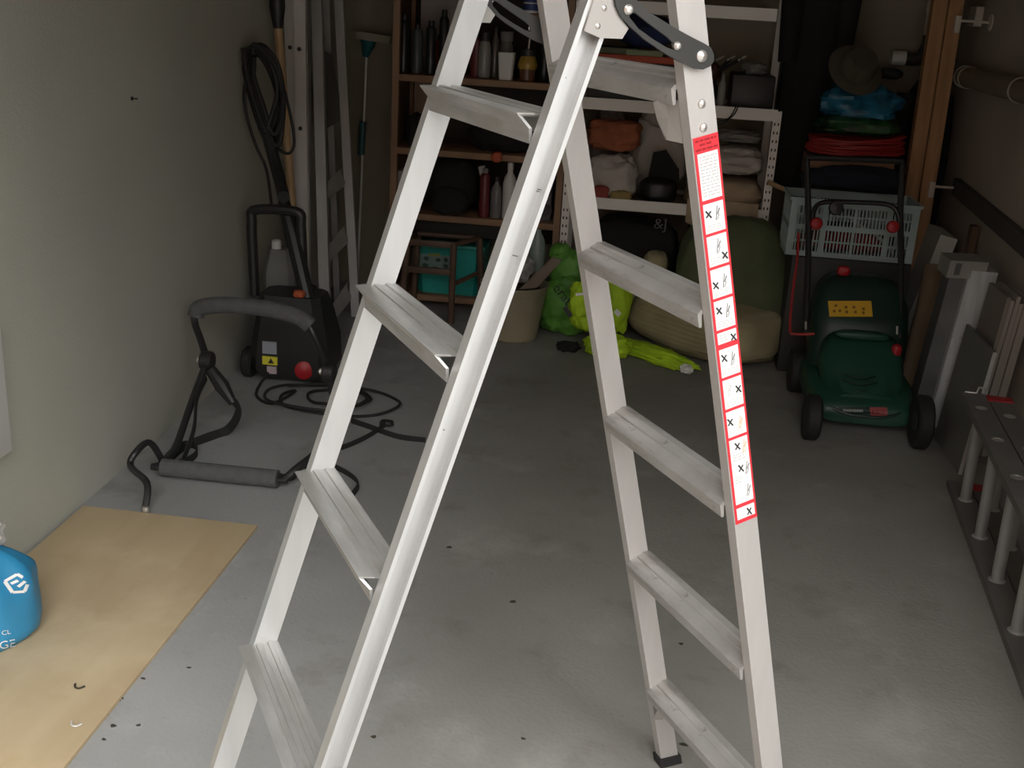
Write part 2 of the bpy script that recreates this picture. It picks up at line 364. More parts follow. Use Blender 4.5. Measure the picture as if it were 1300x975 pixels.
for i in range(-1, 5):                                                   # treads of the front section
    z = .4633+.3002*i; u0 = UF(z); w = WF-.0005
    pr = [(-.025, 0), (-.020, .0006), (-.006, .0006), (-.005, -.001), (.003, -.001), (.004, .0012), (.012, .0012), (.013, -.001), (.022, -.001), (.023, .0016), (.029, .0016), (.030, -.0005), (.0395, .0005), (.0395, -.032), (.0365, -.032), (.0365, -.004), (-.018, -.004), (-.0075, -.0175), (-.0065, -.036), (-.0105, -.036), (-.0115, -.018), (-.0245, -.002)]
    mb = MB(); n = len(pr)
    vs = [Lp(u0+a, -w-(.004 if a < -.004 and b > -.01 else 0), z+b) for a, b in pr]+[Lp(u0+a, w-(.012 if (a < -.012) else .004 if a < -.004 else 0), z+b) for a, b in pr]
    tri = tessellate_polygon([[V((a, b, 0)) for a, b in pr]])
    mb.add(vs, [list(t) for t in tri]+[[k+n for k in t] for t in tri]+[[k, (k+1) % n, (k+1) % n+n, k+n] for k in range(n)])
    td = mb.build('tread', m_tread, lad, ang=25)
    for q in (-.12, -.10, .05): MB().lathe([(.0015, -.0002), (.0012, .0006), (0, .001)], Lp(u0-.0075, q, z-.026), 8, basis((-1, 0, 0))).build('rivet', m_rivet, td)
for i in range(5):                                                       # rungs of the rear section
    z = .2172+.3002*i; u0 = UR(z); w = WRr(z)-.0005
    pr = [(-.003, -.021), (.001, -.0165), (.013, -.0105), (.014, -.0125), (.018, -.0105), (.019, -.0075), (.028, -.0035), (.030, -.0005), (.044, .0005), (.0455, -.003), (.0455, -.03), (.042, -.03), (.042, -.005), (.030, -.0055), (.004, -.022), (.006, -.038), (.006, -.041), (.002, -.041), (-.001, -.03)]
    n = len(pr); mb = MB(); vs = [Lp(u0+a, -w, z+b) for a, b in pr]+[Lp(u0+a, w, z+b) for a, b in pr]
    tri = tessellate_polygon([[V((a, b, 0)) for a, b in pr]])
    mb.add(vs, [list(t) for t in tri]+[[k+n for k in t] for t in tri]+[[k, (k+1) % n, (k+1) % n+n, k+n] for k in range(n)])
    mb.build('rung', m_rung, lad, ang=25)
for sd in (-1, 1):                                                       # small diagonal braces under the lowest rung
    mb = MB(); z = .165; a = Lp(UR(z)+.004, sd*(WRr(z)-.036), z+.014); b = Lp(UR(.125)+.006, sd*(WRr(.125)-.002), .125)
    mb.tube([a, b], .003, prof=[(-.010, -.0015), (.010, -.0015), (.010, .0015), (-.010, .0015)]); mb.build('corner_brace', m_alu2, lad)
# hinge plates, locking arms, brackets on both sides (outline read on the near side plane, mirrored to the far side)
vh = WF+dF
plate = [side_px(x, y, vh) for x, y in ((752, 0), (740, 39), (760, 48), (788, 49), (796, 36), (783, 19), (780, 0), (800, -40), (815, -75), (775, -75))]
arm_o = [side_px(x, y, vh+.004) for x, y in ((777, -8), (784, -18), (795, -17), (806, 0), (820, 14), (836, 24), (856, 36), (878, 48), (892, 55), (900, 60), (904, 69), (904, 77), (899, 84), (890, 88), (880, 87), (858, 77), (838, 65), (815, 49), (798, 34), (786, 21), (780, 8))]
slot = [side_px(x, y, vh+.004) for x, y in ((797, 14), (803, 15), (822, 30), (845, 47), (854, 56), (853, 63), (844, 60), (826, 49), (808, 36), (797, 22))]
def vplane(mb, pts, v, th, sd, holes=()):
    """outline (u,z) in the side plane at v, thickened outwards by th"""
    return mb.prism(pts, Lp(0, sd*v, 0), (1, 0, 0), (0, 0, 1), th*sd, holes)
for sd in (1, -1):
    hp = vplane(MB(), plate, vh-.001, .005, sd).build('hinge_plate', m_zinc, lad)
    for x, y in ((765, 10), (757, 33)):
        u, z = side_px(x, y, vh); MB().lathe([(.0034, 0), (.0034, .0008), (.0018, .002), (0, .0024)], Lp(u, sd*(vh+.004), z), 12, basis((0, -sd, 0))).build('rivet', m_rivet, hp)
    ar = vplane(MB(), arm_o, vh+.0045, .004, sd, [slot]).build('locking_arm', m_steel, lad)
    for x, y, r in ((889, 71, .0075), (858, 58, .0052), (796, 12, .0062)):
        u, z = side_px(x, y, vh+.006); MB().lathe([(r, 0), (r, .002), (r*.6, .0045), (0, .005)], Lp(u, sd*(vh+.0085), z), 14, basis((0, -sd, 0))).build('pivot_bolt', m_rivet, ar)
    sp_ = MB(); u, z = side_px(889, 71, vh+.006); rod(sp_, Lp(u, sd*(WRr(z)+dR-.002), z), Lp(u, sd*(vh+.006), z), .006); sp_.build('spacer', m_rivet, ar)
    # folded bracket hanging under the upper rung, inside the rear stile
    wz = WRr(1.38)
    q = [[side_px(x, y, wz-o) for x, y in pp] for o, pp in ((.044, ((829, 130), (834, 152), (845, 178))), (.024, ((846, 122), (848, 150), (847, 178))), (.001, ((864, 128), (866, 155), (866, 182))))]
    offs = (.044, .024, .001); mb = MB()
    col = [[Lp(p[0], sd*(wz-o), p[1]) for p in c] for c, o in zip(q, offs)]
    for a in (0, 1):
        for b in (0, 1):
            quad = [col[a][b], col[a+1][b], col[a+1][b+1], col[a][b+1]]
            nn = V((1, 0, 0)); mb.add(quad+[p+nn*.002 for p in quad], [[0, 1, 2, 3], [7, 6, 5, 4], [0, 4, 5, 1], [1, 5, 6, 2], [2, 6, 7, 3], [3, 7, 4, 0]])
    mb.build('stay_bracket', m_zinc, lad)
    for x, y, r in ((891, 132, .0062), (893, 162, .0062)):
        u, z = side_px(x, y, WRr(1.3)+dR); MB().lathe([(r, 0), (r*.8, .002), (0, .0035)], Lp(u, sd*(WRr(z)+dR), z), 14, basis((0, -sd, 0))).build('rivet', m_rivet, lad)
for x, y, l_, tl in ((655, 325, 9, .25), (686, 241, 8, .2), (683, 243, 4, .3), (672, 205, 10, .2), (716, 98, 6, .3), (560, 545, 9, .25)):   # dark scuffs in the channel of the near stile
    a = side_px(x-l_/2, y-l_*tl/2, WF+.0038); b = side_px(x+l_/2, y+l_*tl/2, WF+.0038)
    MB().prism([(a[0], a[1]-.0007), (b[0], b[1]-.0005), (b[0], b[1]+.0009), (a[0], a[1]+.0006)], Lp(0, WF+.0036, 0), (1, 0, 0), (0, 0, 1), .0004).build('scuff_mark', M('scuff_grey', (.12, .12, .12), .7), lad)
# warning label on the outer face of the near rear stile
LV = lambda z: WRr(z)+dR+.0006
def lab(y, x=None):
    """height on the stile for image row y along the middle of the web"""
    z = 1.0
    for _ in range(30):
        u, zz = UR(z)+DR/2, z
        p = V((PX+cL*u+sL*LV(z), PY+sL*u-cL*LV(z), z))-CAM
        yy = 487.5-FPX*p.dot(UP)/p.dot(FWD); z += (yy-y)/720.
    return z
def lquad(za, zb, fa, fb, off):
    """quad across the stile between heights za>zb and width fractions fa..fb"""
    P = []
    sl = TB*DR*.9
    for z, f_ in ((za, fa), (za, fb), (zb, fb), (zb, fa)):
        zz = z+(f_-.5)*sl*1.0; P.append(Lp(UR(zz)+f_*DR, LV(zz)+off, zz))
    return P
def slabq(mb, q, th=.0006):
    n = V((0, -1, 0)); return mb.add(q+[p+n*th for p in q], [[3, 2, 1, 0], [4, 5, 6, 7], [0, 1, 5, 4], [1, 2, 6, 5], [2, 3, 7, 6], [3, 0, 4, 7]])
zt, zb = lab(172), lab(661)
lb = slabq(MB(), lquad(zt, zb, .04, .985, 0)).build('warning_label', m_red, lad)
tag(lb, 'red and white warning label strip with crossed-out pictograms')
panels = [(193, 252), (257, 294), (298, 336), (340, 376), (380, 416), (420, 434), (441, 476), (480, 516), (520, 552), (556, 637), (642, 656)]
mbx, mbg, mbk, mbo = MB(), MB(), MB(), MB()
rnd = random.Random(3)
def xmark(f, y, s=.10):
    z = lab(y); sl = TB*DR*.9
    for d in (1, -1):
        a, b = (f-s, 4.2*d), (f+s, -4.2*d)
        pa = lab(y+a[1]); pb = lab(y+b[1])
        qa, qb = Lp(UR(pa)+(f-s)*DR, LV(pa)+.0016, pa), Lp(UR(pb)+(f+s)*DR, LV(pb)+.0016, pb)
        t = (qb-qa).normalized().cross(V((0, 1, 0)))*.0012
        mbx.add([qa-t, qb-t, qb+t, qa+t], [[0, 1, 2, 3]])
def lines(y0, y1, f0, f1, rows):
    for k in range(rows):
        ya = y0+(y1-y0)*(k+.2)/rows; yb_ = ya+(y1-y0)/rows*.45; f = f0
        while f < f1-.03:
            g = min(f1, f+rnd.uniform(.06, .2)); mbg.add(lquad(lab(ya), lab(yb_), f, g, .0014), [[0, 1, 2, 3]]); f = g+.03
def fig(f, y, h, tgt):
    """tiny stick pictogram: leaning ladder and figure"""
    for df, y0, y1, ww in ((-.02, y-h/2, y+h/2, .035), (.06, y-h*.35, y+h*.1, .05), (.03, y+h*.05, y+h*.45, .03)):
        a, b = lab(y0), lab(y1); q0 = Lp(UR(a)+(f+df+.06)*DR, LV(a)+.0015, a); q1 = Lp(UR(b)+(f+df-.04)*DR, LV(b)+.0015, b); t = V((ww*DR/2, 0, 0))
        tgt.add([q0-t, q0+t, q1+t, q1-t], [[0, 1, 2, 3]])
for y0, y1 in panels: slabq(MB(), lquad(lab(y0), lab(y1), .13, .90, .0006)).build('white_panel', m_white, lb)
lines(196, 249, .18, .86, 13)
spec = [(257, 294, .30, 272, .62, 270), (298, 336, .76, 324, .52, 312), (340, 376, .28, 362, .62, 356), (380, 416, .30, 394, .62, 394), (420, 434, .76, 428, None, 0), (441, 476, .30, 454, .62, 455), (480, 516, .74, 494, .34, 494), (520, 552, .26, 535, .66, 536)]
for y0, y1, fx, yx, ff, yf in spec:
    xmark(fx, yx)
    if ff: fig(ff, yf, (y1-y0)*.5, mbo if y0 == 520 else mbg if y0 == 480 else mbk)
    lines(y0+(y1-y0)*.72, y1-2, .18, .84, 3) if y1-y0 > 20 else lines(y0+2, y1-2, .2, .6, 3)
for fx, yx in ((.45, 566), (.50, 594)): xmark(fx, yx)
for ff, yf, t in ((.72, 566, mbo), (.74, 594, mbk), (.70, 622, mbk)): fig(ff, yf, 16, t)
lines(574, 584, .2, .8, 3); lines(602, 612, .2, .5, 3); xmark(.66, 649, .09)
mbx.build('cross_marks', m_ink, lb, kind='stuff'); mbg.build('printed_text', m_greyink, lb, kind='stuff'); mbk.build('pictogram_ink', M('pictogram_grey', (.22, .22, .22), .6), lb, kind='stuff'); mbo.build('pictogram_figures', m_skinink, lb, kind='stuff')
mh = MB()
for k, (y, f0, f1) in enumerate(((176.5, .1, .9), (182, .25, .72), (188, .08, .92))):
    f = f0
    while f < f1-.04: g = min(f1, f+rnd.uniform(.08, .22)); mh.add(lquad(lab(y-1.3), lab(y+1.5), f, g, .0012), [[0, 1, 2, 3]]); f = g+.035
mh.build('header_print', m_darkred, lb, kind='stuff')
# ================================================================== LEFT SIDE
yb = .009
pl = [FL(105, 642, yb), FL(327, 667, yb), FL(205, 818, yb), FL(78, 978, yb), FL(40, 1035, yb)]
outl = [(-1.54, 1.55), (-1.54, pl[0].y), (pl[1].x, pl[1].y), (pl[1].x-.004, 2.5), (pl[2].x+.003, 2.25), (pl[3].x, 1.75), (-1.035, 1.55)]
MB().prism([(a, b) for a, b in outl][::-1], (0, 0, .0005), (1, 0, 0), (0, 1, 0), yb).build('plywood_sheet', m_ply, label='bare tan plywood sheet lying flat on the floor along the olive wall', cat='plywood')
# blue sack
bx_ = V((-1.428, 2.175, 0))
sack = root('sack', (bx_.x, bx_.y, yb), 'bright blue plastic sack with white print, knotted, standing on the plywood sheet', 'sack')
body = MB(); secs = []
for k in range(15):
    t = k/14; z = yb+.001+.225*t
    r = .112*(1-.10*(2*t-.5)**2) if t < .66 else .1047*(1-((t-.66)/.34)**1.7*.74)
    r *= .93 if k == 0 else 1
    sec = []
    for i in range(36):
        a = 2*math.pi*i/36; f = 1+.05*noise.noise(V((math.cos(a)*1.6, math.sin(a)*1.6, t*2.5)))*2+.09*t*math.sin(a*7+t*3)*(1 if t > .5 else .25)
        sec.append(V((bx_.x+r*1.05*f*math.cos(a), bx_.y+r*f*math.sin(a), z+.012*noise.noise(V((a, t*3, 1))))) if k else V((bx_.x+r*f*math.cos(a), bx_.y+r*f*math.sin(a), yb+.001)))
    secs.append(sec)
body.loft(secs); sb = body.build('sack_body', m_blue, sack, ang=80)
neck = MB(); neck.blob((bx_.x+.018, bx_.y, yb+.258), (.072, .07, .085), 5, .25, 2, 4, flat=False); neck.build('knotted_top', m_clear, sack, ang=80)
vd = (V((bx_.x, bx_.y, .1))-CAM); vd.z = 0; vd.normalize(); ex = V((-vd.y, vd.x, 0))*-1
def on_sack(txt, x, y, size):
    p = AY(x, y, bx_.y-.12); return text_mb(txt, size, p, ex, (0, 0, 1), .002, body, vd)
on_sack('GE', -1, 824, .028).build('lettering', m_white, sb, kind='stuff'); on_sack('CL', 2, 806, .016).build('small_lettering', m_white, sb, kind='stuff')
lg = MB()
for a, b in (((6, 738), (22, 729)), ((6, 738), (16, 752)), ((16, 752), (31, 751)), ((22, 729), (29, 733)), ((31, 751), (35, 742)), ((14, 741), (23, 737)), ((23, 745), (32, 738))):
    P, Q = AY(*a, bx_.y-.12), AY(*b, bx_.y-.12); n_ = (Q-P).normalized().cross(vd)*.004
    for i in range(4):
        A, B = P.lerp(Q, i/4), P.lerp(Q, (i+1)/4); lg.add([A-n_, B-n_, B+n_, A+n_], [[0, 1, 2, 3]])
drape(lg, body, vd, .002).build('diamond_logo', m_white, sb, kind='stuff')
# white board on the left wall, screw in the wall
P = [AX(x, y, XL+.03) for x, y in ((2, 455), (16, 572), (0, 585))]
mb = MB(); zb_ = P[1].z; mb.bx(XL+.001, XL+.03, P[1].y-.55, P[1].y, zb_, zb_+.34, .003); mb.build('wall_board', m_whitep, label='white board fixed on the olive wall above the blue sack', cat='board')
p = AX(167, 125, XL+.001); sc = MB(); sc.lathe([(.006, 0), (.006, .003), (.003, .006), (0, .007)], p, 10, basis((1, 0, 0))); rod(sc, p, p+V((.02, 0, 0)), .002); sc.build('wall_screw', m_black, label='small dark screw sticking out of the bare olive wall', cat='screw')
# ---- bike carrier
def cyl_path(pp, Ys): return [AY(x, y, Y) for (x, y), Y in zip(pp, Ys)]
lowL, lowR = FL(206, 593, .032), FL(353, 608, .032)
lowR.y = lowL.y; lowR.x = AY(353, 606, lowL.y).x
hubL = AY(263, 458, 3.52); hubR = AY(418, 475, 3.52)
hubR.z = hubL.z; upY = 3.62
upL, upR = AY(250, 398, upY), AY(392, 412, upY)
br = root('bike_carrier', (lowL.x, lowL.y, 0), 'folded black tubular bike carrier with grey foam sleeves and loose straps by the olive wall', 'bike carrier')
f1 = MB(); f1.tube(spline([hubL, AY(255, 432, 3.58), AY(247, 408, upY), AY(250, 392, upY), AY(285, 387, upY), AY(340, 392, upY), AY(385, 406, upY), AY(402, 432, 3.6), hubR], 6), .0125, 10); f1.build('upper_hoop', m_blackpaint, br)
fo = MB(); fo.tube(spline([AY(249, 400, upY), AY(254, 391, upY), AY(285, 387, upY), AY(340, 392, upY), AY(378, 402, upY), AY(394, 414, upY)], 6), .029, 12); fo.build('foam_sleeve', m_foam, br)
ar1 = MB(); ar1.tube(spline([hubL, AY(240, 520, 3.38), AY(222, 570, 3.24), AY(203, 590, 3.15), lowL+V((-.02, 0, 0))], 5), .012, 10); ar1.build('side_arm', m_blackpaint, br)
ar2 = MB(); ar2.tube(spline([hubR, AY(424, 530, 3.4), AY(405, 570, 3.25), AY(375, 596, 3.15), lowR+V((.02, 0, 0))], 5), .012, 10); ar2.build('side_arm', m_blackpaint, br)
rod(MB(), lowL, lowR, .0285, 14).build('foam_sleeve', m_foam, br)
t = MB(); rod(t, lowL-V((.035, 0, .002)), lowR+V((.03, 0, -.002)), .011); t.build('lower_tube', m_blackpaint, br)
for h in (hubL, hubR):
    hb = MB(); hb.lathe([(.03, -.02), (.034, -.015), (.034, .015), (.03, .02)], h, 14, rot('Y', 90)); hbo = hb.build('hub', m_black, br)
    MB().lathe([(.012, 0), (.012, .012), (.006, .018), (0, .018)], h-V((.02, 0, 0)), 8, rot('Y', -90)).build('hub_bolt', m_rivet, hbo)
ft = FL(184, 651); ft.z = .008
t = MB(); t.tube(spline([AY(208, 588, 3.16), AY(190, 562, 3.12), AY(172, 575, 3.06), AY(166, 592, 3.03), V((ft.x-.012, ft.y+.05, .07)), ft], 6), .0105, 10); t.build('hook_leg', m_blackpaint, br)
MB().lathe([(.009, -.009), (.011, 0), (.009, .010), (0, .011)], ft+V((.004, -.004, .004)), 10).build('hook_tip', m_rivet, br)
def strap(name, pts, wd=.016, parent=br, mat=m_strap, th=.0016, n=6, **k):
    mb = MB(); mb.tube(spline(pts, n), .002, prof=[(-th, -wd), (th, -wd), (th, wd), (-th, wd)]); return mb.build(name, mat, parent, **k)
pad = MB(); pad.tube([AY(268, 470, 3.5), AY(282, 490, 3.48), AY(296, 512, 3.46)], [.02, .026, .014], 10); pad.build('buckle_pad', m_black, br)
strap('strap', [AY(262, 478, 3.5), AY(250, 505, 3.4), AY(246, 545, 3.3), FL(232, 585, .02), FL(226, 596, .004)])
strap('strap', [AY(296, 508, 3.46), AY(303, 522, 3.44), FL(290, 545, .02), FL(262, 556, .01), FL(225, 572, .01), FL(212, 584, .03)])
strap('strap', [FL(215, 590, .02), FL(228, 568, .01), FL(246, 566, .01), FL(250, 576, .01), FL(238, 586, .01), FL(222, 590, .012)])
strap('strap', [lowR+V((0, 0, .01)), FL(372, 606, .012), FL(385, 592, .01), FL(415, 590, .012), FL(440, 600, .012), FL(455, 614, .014), FL(447, 628, .012)], .01)
strap('strap', [FL(386, 590, .02), FL(405, 575, .012), FL(440, 566, .012), FL(470, 552, .012), FL(490, 538, .012)], .009)
MB().blob(FL(491, 537, .012), (.05, .035, .022), 3, .05, 3).build('buckle', m_black, br)
strap('strap', [FL(446, 534, .01), FL(470, 542, .01), FL(505, 554, .01), FL(540, 559, .008)], .010)
# ---- pressure washer
wf = FL(355, 489); WY = wf.y; wx0, wx1 = AY(316, 480, WY).x, AY(414, 485, WY).x; wc = (wx0+wx1)/2
pw = root('pressure_washer', (wc, WY+.12, 0), 'black upright pressure washer with stickers and red wheel caps near the wall', 'pressure washer')
zt_ = AY(340, 370, WY+.12).z
def rsec(x0, x1, y0, y1, z, e=.03):
    return [V((x0+e, y0, z)), V((x1-e, y0, z)), V((x1, y0+e, z)), V((x1, y1-e, z)), V((x1-e, y1, z)), V((x0+e, y1, z)), V((x0, y1-e, z)), V((x0, y0+e, z))]
mb = MB(); mb.loft([rsec(wx0+.02, wx1-.02, WY+.01, WY+.25, .025), rsec(wx0, wx1, WY, WY+.26, .06), rsec(wx0+.005, wx1-.005, WY+.005, WY+.26, zt_*.5), rsec(wx0+.015, wx1-.03, WY+.03, WY+.25, zt_*.8), rsec(wx0+.02, wx1-.05, WY+.06, WY+.23, zt_)])
bo = mb.build('body', m_black, pw)
gx0, gx1 = AY(322, 300, WY+.16).x, AY(380, 300, WY+.16).x; gz = AY(345, 268, WY+.16).z
g = MB(); g.tube(spline([V((gx0, WY+.16, zt_-.03)), V((gx0-.004, WY+.16, zt_*.6+gz*.4)), V((gx0-.006, WY+.16, gz-.05)), V((gx0+.01, WY+.16, gz)), V((gx1-.01, WY+.16, gz+.004)), V((gx1+.006, WY+.16, gz-.05)), V((gx1+.012, WY+.16, zt_*.6+gz*.4)), V((gx1+.016, WY+.16, zt_-.03))], 6), .02, 10); g.build('carry_handle', m_black, pw)
for x, c in ((wx0-.02, 0), (wx1-.03, 1)):
    q = V((x, WY+.07, .062)); wh = MB().lathe([(.02, -.02), (.055, -.02), (.062, -.012), (.062, .012), (.055, .02), (.02, .02)], q, 20, rot('Y', 90)).build('wheel', m_rubber, pw)
rc = MB(); rc.lathe([(.036, -.003), (.036, .005), (.02, .012), (0, .013)], AY(386, 470, WY+.0), 18, basis((.25, -1, .1))); rc.build('wheel_cap', m_redp, pw)
MB().blob(AY(380, 373, WY+.05), (.045, .03, .03), 2, .05, 3).build('switch_button', m_orange, pw)
for nm, (x0, y0, x1, y1), mm in (('sticker', (333, 433, 351, 450), M('pale_grey_sticker', (.42, .45, .50), .5)), ('sticker', (333, 452, 352, 464), m_yellow2), ('sticker', (339, 465, 351, 475), M('pink_white_sticker', (.60, .50, .52), .5))):
    A = AY(x0, y0, WY-.0045); B = AY(x1, y1, WY-.0045); stk = MB(); stk.bx(A.x, B.x, WY-.006, WY+.002, B.z, A.z); so = stk.build(nm, mm, bo)
    if mm is m_yellow2: MB().lathe([(.012, 0), (.010, .001), (0, .001)], V(((A.x+B.x)/2, WY-.006, (A.z+B.z)/2)), 12, basis((0, -1, 0))).build('sticker_print', m_ink, so) if False else MB().prism([(-.012, -.01), (.012, -.01), (0, .012)], V(((A.x+B.x)/2+.005, WY-.0062, (A.z+B.z)/2)), (1, 0, 0), (0, 0, 1), .0006).build('warning_triangle', m_ink, bo)
cord = MB(); loops = []
rnd = random.Random(5)
pts = [V((wx0+.08, WY-.01, .05)), FL(325, 500, .01), FL(345, 512, .01)]
cpos = FL(405, 505, .01)
for k in range(46):
    a = k*.42; R_ = .15+.05*math.sin(k*.23); pts.append(V((cpos.x+.04+.06*math.sin(k*.11)+R_*1.15*math.cos(a+2.6), cpos.y-.01+R_*.8*math.sin(a+2.6), .009+.0013*k*.4+.004*math.sin(k*1.7))))
cord.tube(spline(pts, 4), .0055, 7); cord.build('power_cord', m_rubber, pw)
# lance clipped on the washer and leaning up
ln = MB(); ln.tube([AY(405, 432, WY+.06), AY(392, 385, WY+.10), AY(372, 300, WY+.16), AY(362, 262, WY+.2), AY(356, 235, WY+.22)], [.022, .028, .030, .024, .016], 10); ln.build('spray_lance', m_black, pw)
# grey jerrycan behind the washer handle
jY = WY+.275; A, B = AY(331, 290, jY), AY(372, 392, jY); jx0, jx1 = A.x, B.x
jc = root('jerrycan', ((jx0+jx1)/2, jY+.07, 0), 'pale grey plastic jerrycan behind the pressure washer handle', 'jerrycan')
mb = MB(); jt = AY(345, 318, jY).z
mb.loft([rsec(jx0, jx1, jY, jY+.09, 0, .02), rsec(jx0, jx1, jY, jY+.09, jt*.8, .02), rsec(jx0+.02, jx1-.02, jY+.02, jY+.07, jt, .015)]); mb.build('can_body', m_greycloth if False else M('grey_can_plastic', (.20, .20, .19), .5), jc)
MB().lathe([(.02, 0), (.02, .03), (.015, .035), (0, .035)], V((jx0+.05, jY+.045, jt)), 12).build('cap', m_whitep, jc)
# ---- things leaning in the back left corner
# spade
sY = 4.58; sb_, st_ = AY(372, 260, 4.56), AY(352, -30, sY)
sdir = (st_-sb_).normalized(); foot = sb_-sdir*((sb_.z-.3)/sdir.z); tip = foot-sdir*(.3/sdir.z*.999)
sd_ = root('spade', tip, 'long wooden shafted garden spade with black grip leaning in the corner', 'spade')
rod(MB(), foot, AY(353, 34, sY), .017, 10).build('shaft', m_handle, sd_)
gr = MB(); gr.tube([AY(353, 36, sY), AY(352.5, 26, sY), AY(352, 10, sY), AY(351.5, -40, sY)], [.019, .024, .032, .030], 12); gr.build('grip', m_black, sd_)
bl = MB(); bl.prism([(-.08, .28), (-.08, .06), (-.05, .01), (0, 0), (.05, .01), (.08, .06), (.08, .28), (.02, .3), (-.02, .3)], tip+V((0, .0, 0)), (1, 0, 0), sdir, .004); bl.build('blade', m_steel, sd_)
# coiled black hose on a wall hook
cY = 4.30; hose = root('hose_coil', AX(330, 60, XL+.03), 'long black rubber hose coil hanging on the olive wall', 'hose')
hm = MB(); pts = []
N = 11
for k in range(N):
    dx = 6.5*math.sin(k*2.1); dy = 9*math.cos(k*1.7); Y0 = cY+.03*math.sin(k*2.4)
    pts += [AY(328+dx, 62+dy*.6, Y0), AY(345+dx, 80+dy, Y0+.01), AY(356+dx*.7, 120+dy, Y0+.02), AY(350+dx, 165+dy*2, Y0), AY(341+dx*.8, 172+dy, Y0-.01), AY(330+dx, 140+dy, Y0), AY(318+dx*.8, 100+dy, Y0+.015), AY(317+dx, 74+dy, Y0)]
hm.tube(spline(pts, 5), .0095, 7); hm.build('hose_loops', m_rubber, hose)
hm = MB(); hm.tube(spline([AY(322, 75, cY), AY(311, 110, cY), AY(313, 145, cY), AY(325, 185, cY), AY(338, 215, cY), AY(345, 262, cY-.05)], 6), .006, 7); hm.build('hose_tail', m_rubber, hose)
hm = MB(); hm.tube(spline([AY(352, 80, cY+.02), AY(357, 100, cY), AY(366, 135, cY-.04), AY(372, 165, cY-.05), AY(373, 185, cY-.05), AY(366, 195, cY-.05), AY(352, 188, cY-.03), AY(345, 178, cY)], 6), .006, 7); hm.build('hose_tail', m_rubber, hose)
hm = MB(); hm.tube(spline([AY(338, 165, cY), AY(346, 195, cY-.02), AY(354, 225, cY-.1), AY(360, 250, cY-.25)], 5), [.03, .026]*0 or .024, 8); hm.build('hose_bundle', m_rubber, hose)
p = AX(330, 60, XL); rod(MB(), V((XL+.001, cY+.01, p.z)), V((AY(335, 62, cY).x+.02, cY+.01, AY(335, 62, cY).z-.005)), .006).build('hook', m_steel, hose)
# extension ladder (two nested sections) leaning in the corner
def leaning_rail(name, parent, mat, x0t, x0b, yt, ybm, Yt, Yb, wpx, th=.028, prof=None):
    A, B = AY(x0t, yt, Yt), AY(x0b, ybm, Yb); d = (A-B).normalized()
    B2 = B-d*(B.z/d.z) if prof != 'stop' else B
    A2 = A+d*.35; wdt = abs(AY(x0t+wpx, yt, Yt).x-A.x); mb = MB(); nx = V((1, 0, 0)); ny = d.cross(nx).normalized()
    q = []
    for p_ in (B2, A2): q.append([p_, p_+nx*wdt, p_+nx*wdt-ny*th, p_-ny*th])
    mb.loft(q); o = mb.build(name, mat, parent); return B2, A2, wdt, d, ny
exb = AY(375, 300, 5.1)
exl = root('extension_ladder', (AY(375, 385, 4.8).x, 4.8, 0), 'pale extension ladder with paired rails standing in the back left corner', 'ladder')
r1 = leaning_rail('rail', exl, m_alupale, 362, 371, 0, 205, 4.76, 4.72, 14)
r2 = leaning_rail('rail', exl, m_alupale, 375, 378, 0, 205, 4.74, 4.70, 15)
r3 = leaning_rail('rail', exl, m_alupale, 379, 379, 0, 350, 4.95, 4.93, 7)
for k in range(6):
    z = .25+.28*k; a = r2[0]+r2[3]*(z/r2[3].z); b = r3[0]+r3[3]*(z/r3[3].z); rod(MB(), a+V((.02, .02, 0)), b+V((.02, -.02, 0)), .014).build('rung', m_alupale, exl)
for r_, ys in ((r1, (60,)), (r2, (61, 160))):
    for y in ys:
        zz = AY(370, y, 4.74).z; c = r_[0]+r_[3]*((zz-r_[0].z)/r_[3].z)+V((r_[2]*.45, -.029, 0)); MB().lathe([(.009, 0), (.009, .002), (0, .002)], c, 10, basis((0, -1, 0))).build('rung_hole', m_ink, exl)
# folded stepladder in front of it
fs = root('folding_stepladder', (AY(425, 400, 4.9).x, 4.85, 0), 'narrow aluminium stepladder folded up against the back left corner', 'step ladder')
fY = 4.9
q1 = leaning_rail('front_stile', fs, m_aludull, 397, 409, 0, 435, 5.0, FL(415, 438).y, 13, .03)
q2 = leaning_rail('front_stile', fs, m_aludull, 426, 446, 0, 365, 5.35, 5.12, 11, .03)
q3 = leaning_rail('rear_leg', fs, m_aludull, 388, 388, 100, 375, 5.06, 5.02, 9, .025)
q4 = leaning_rail('rear_leg', fs, m_aludull, 412, 424, 0, 330, 5.34, 5.30, 8, .025)
for yl, yr, in ((238, 219), (312, 291), (384, 358)):
    a0 = AY(411, yl+5, 4.85); s1 = (a0.z-q1[0].z)/q1[3].z; A = q1[0]+q1[3]*s1; B = q2[0]+q2[3]*((a0.z-q2[0].z)/q2[3].z)
    mb = MB(); T0 = A+V((q1[2], .0, 0)); T1 = B+V((0, 0, 0)); dy = V((-.085, .09, .0)); dz = V((0, 0, -.02))
    quad = [T0, T1+V((.005, 0, 0)), T1+V((-.035, .07, .045)), T0+V((-.02, .07, .045))]
    mb.add(quad+[p+dz for p in quad], [[0, 1, 2, 3], [7, 6, 5, 4], [0, 4, 5, 1], [1, 5, 6, 2], [2, 6, 7, 3], [3, 7, 4, 0]]); mb.build('tread', m_alupale, fs)
mb = MB(); A, B = AY(410, 60, 4.99), AY(437, 150, 5.25); C = AY(411, 165, 4.97); mb.poly3([AY(409, 62, 4.99), AY(422, 70, 5.15), AY(439, 140, 5.28), AY(438, 152, 5.28), C], .012); mb.build('platform', M('dark_platform', (.16, .155, .145), .6, .3), fs)
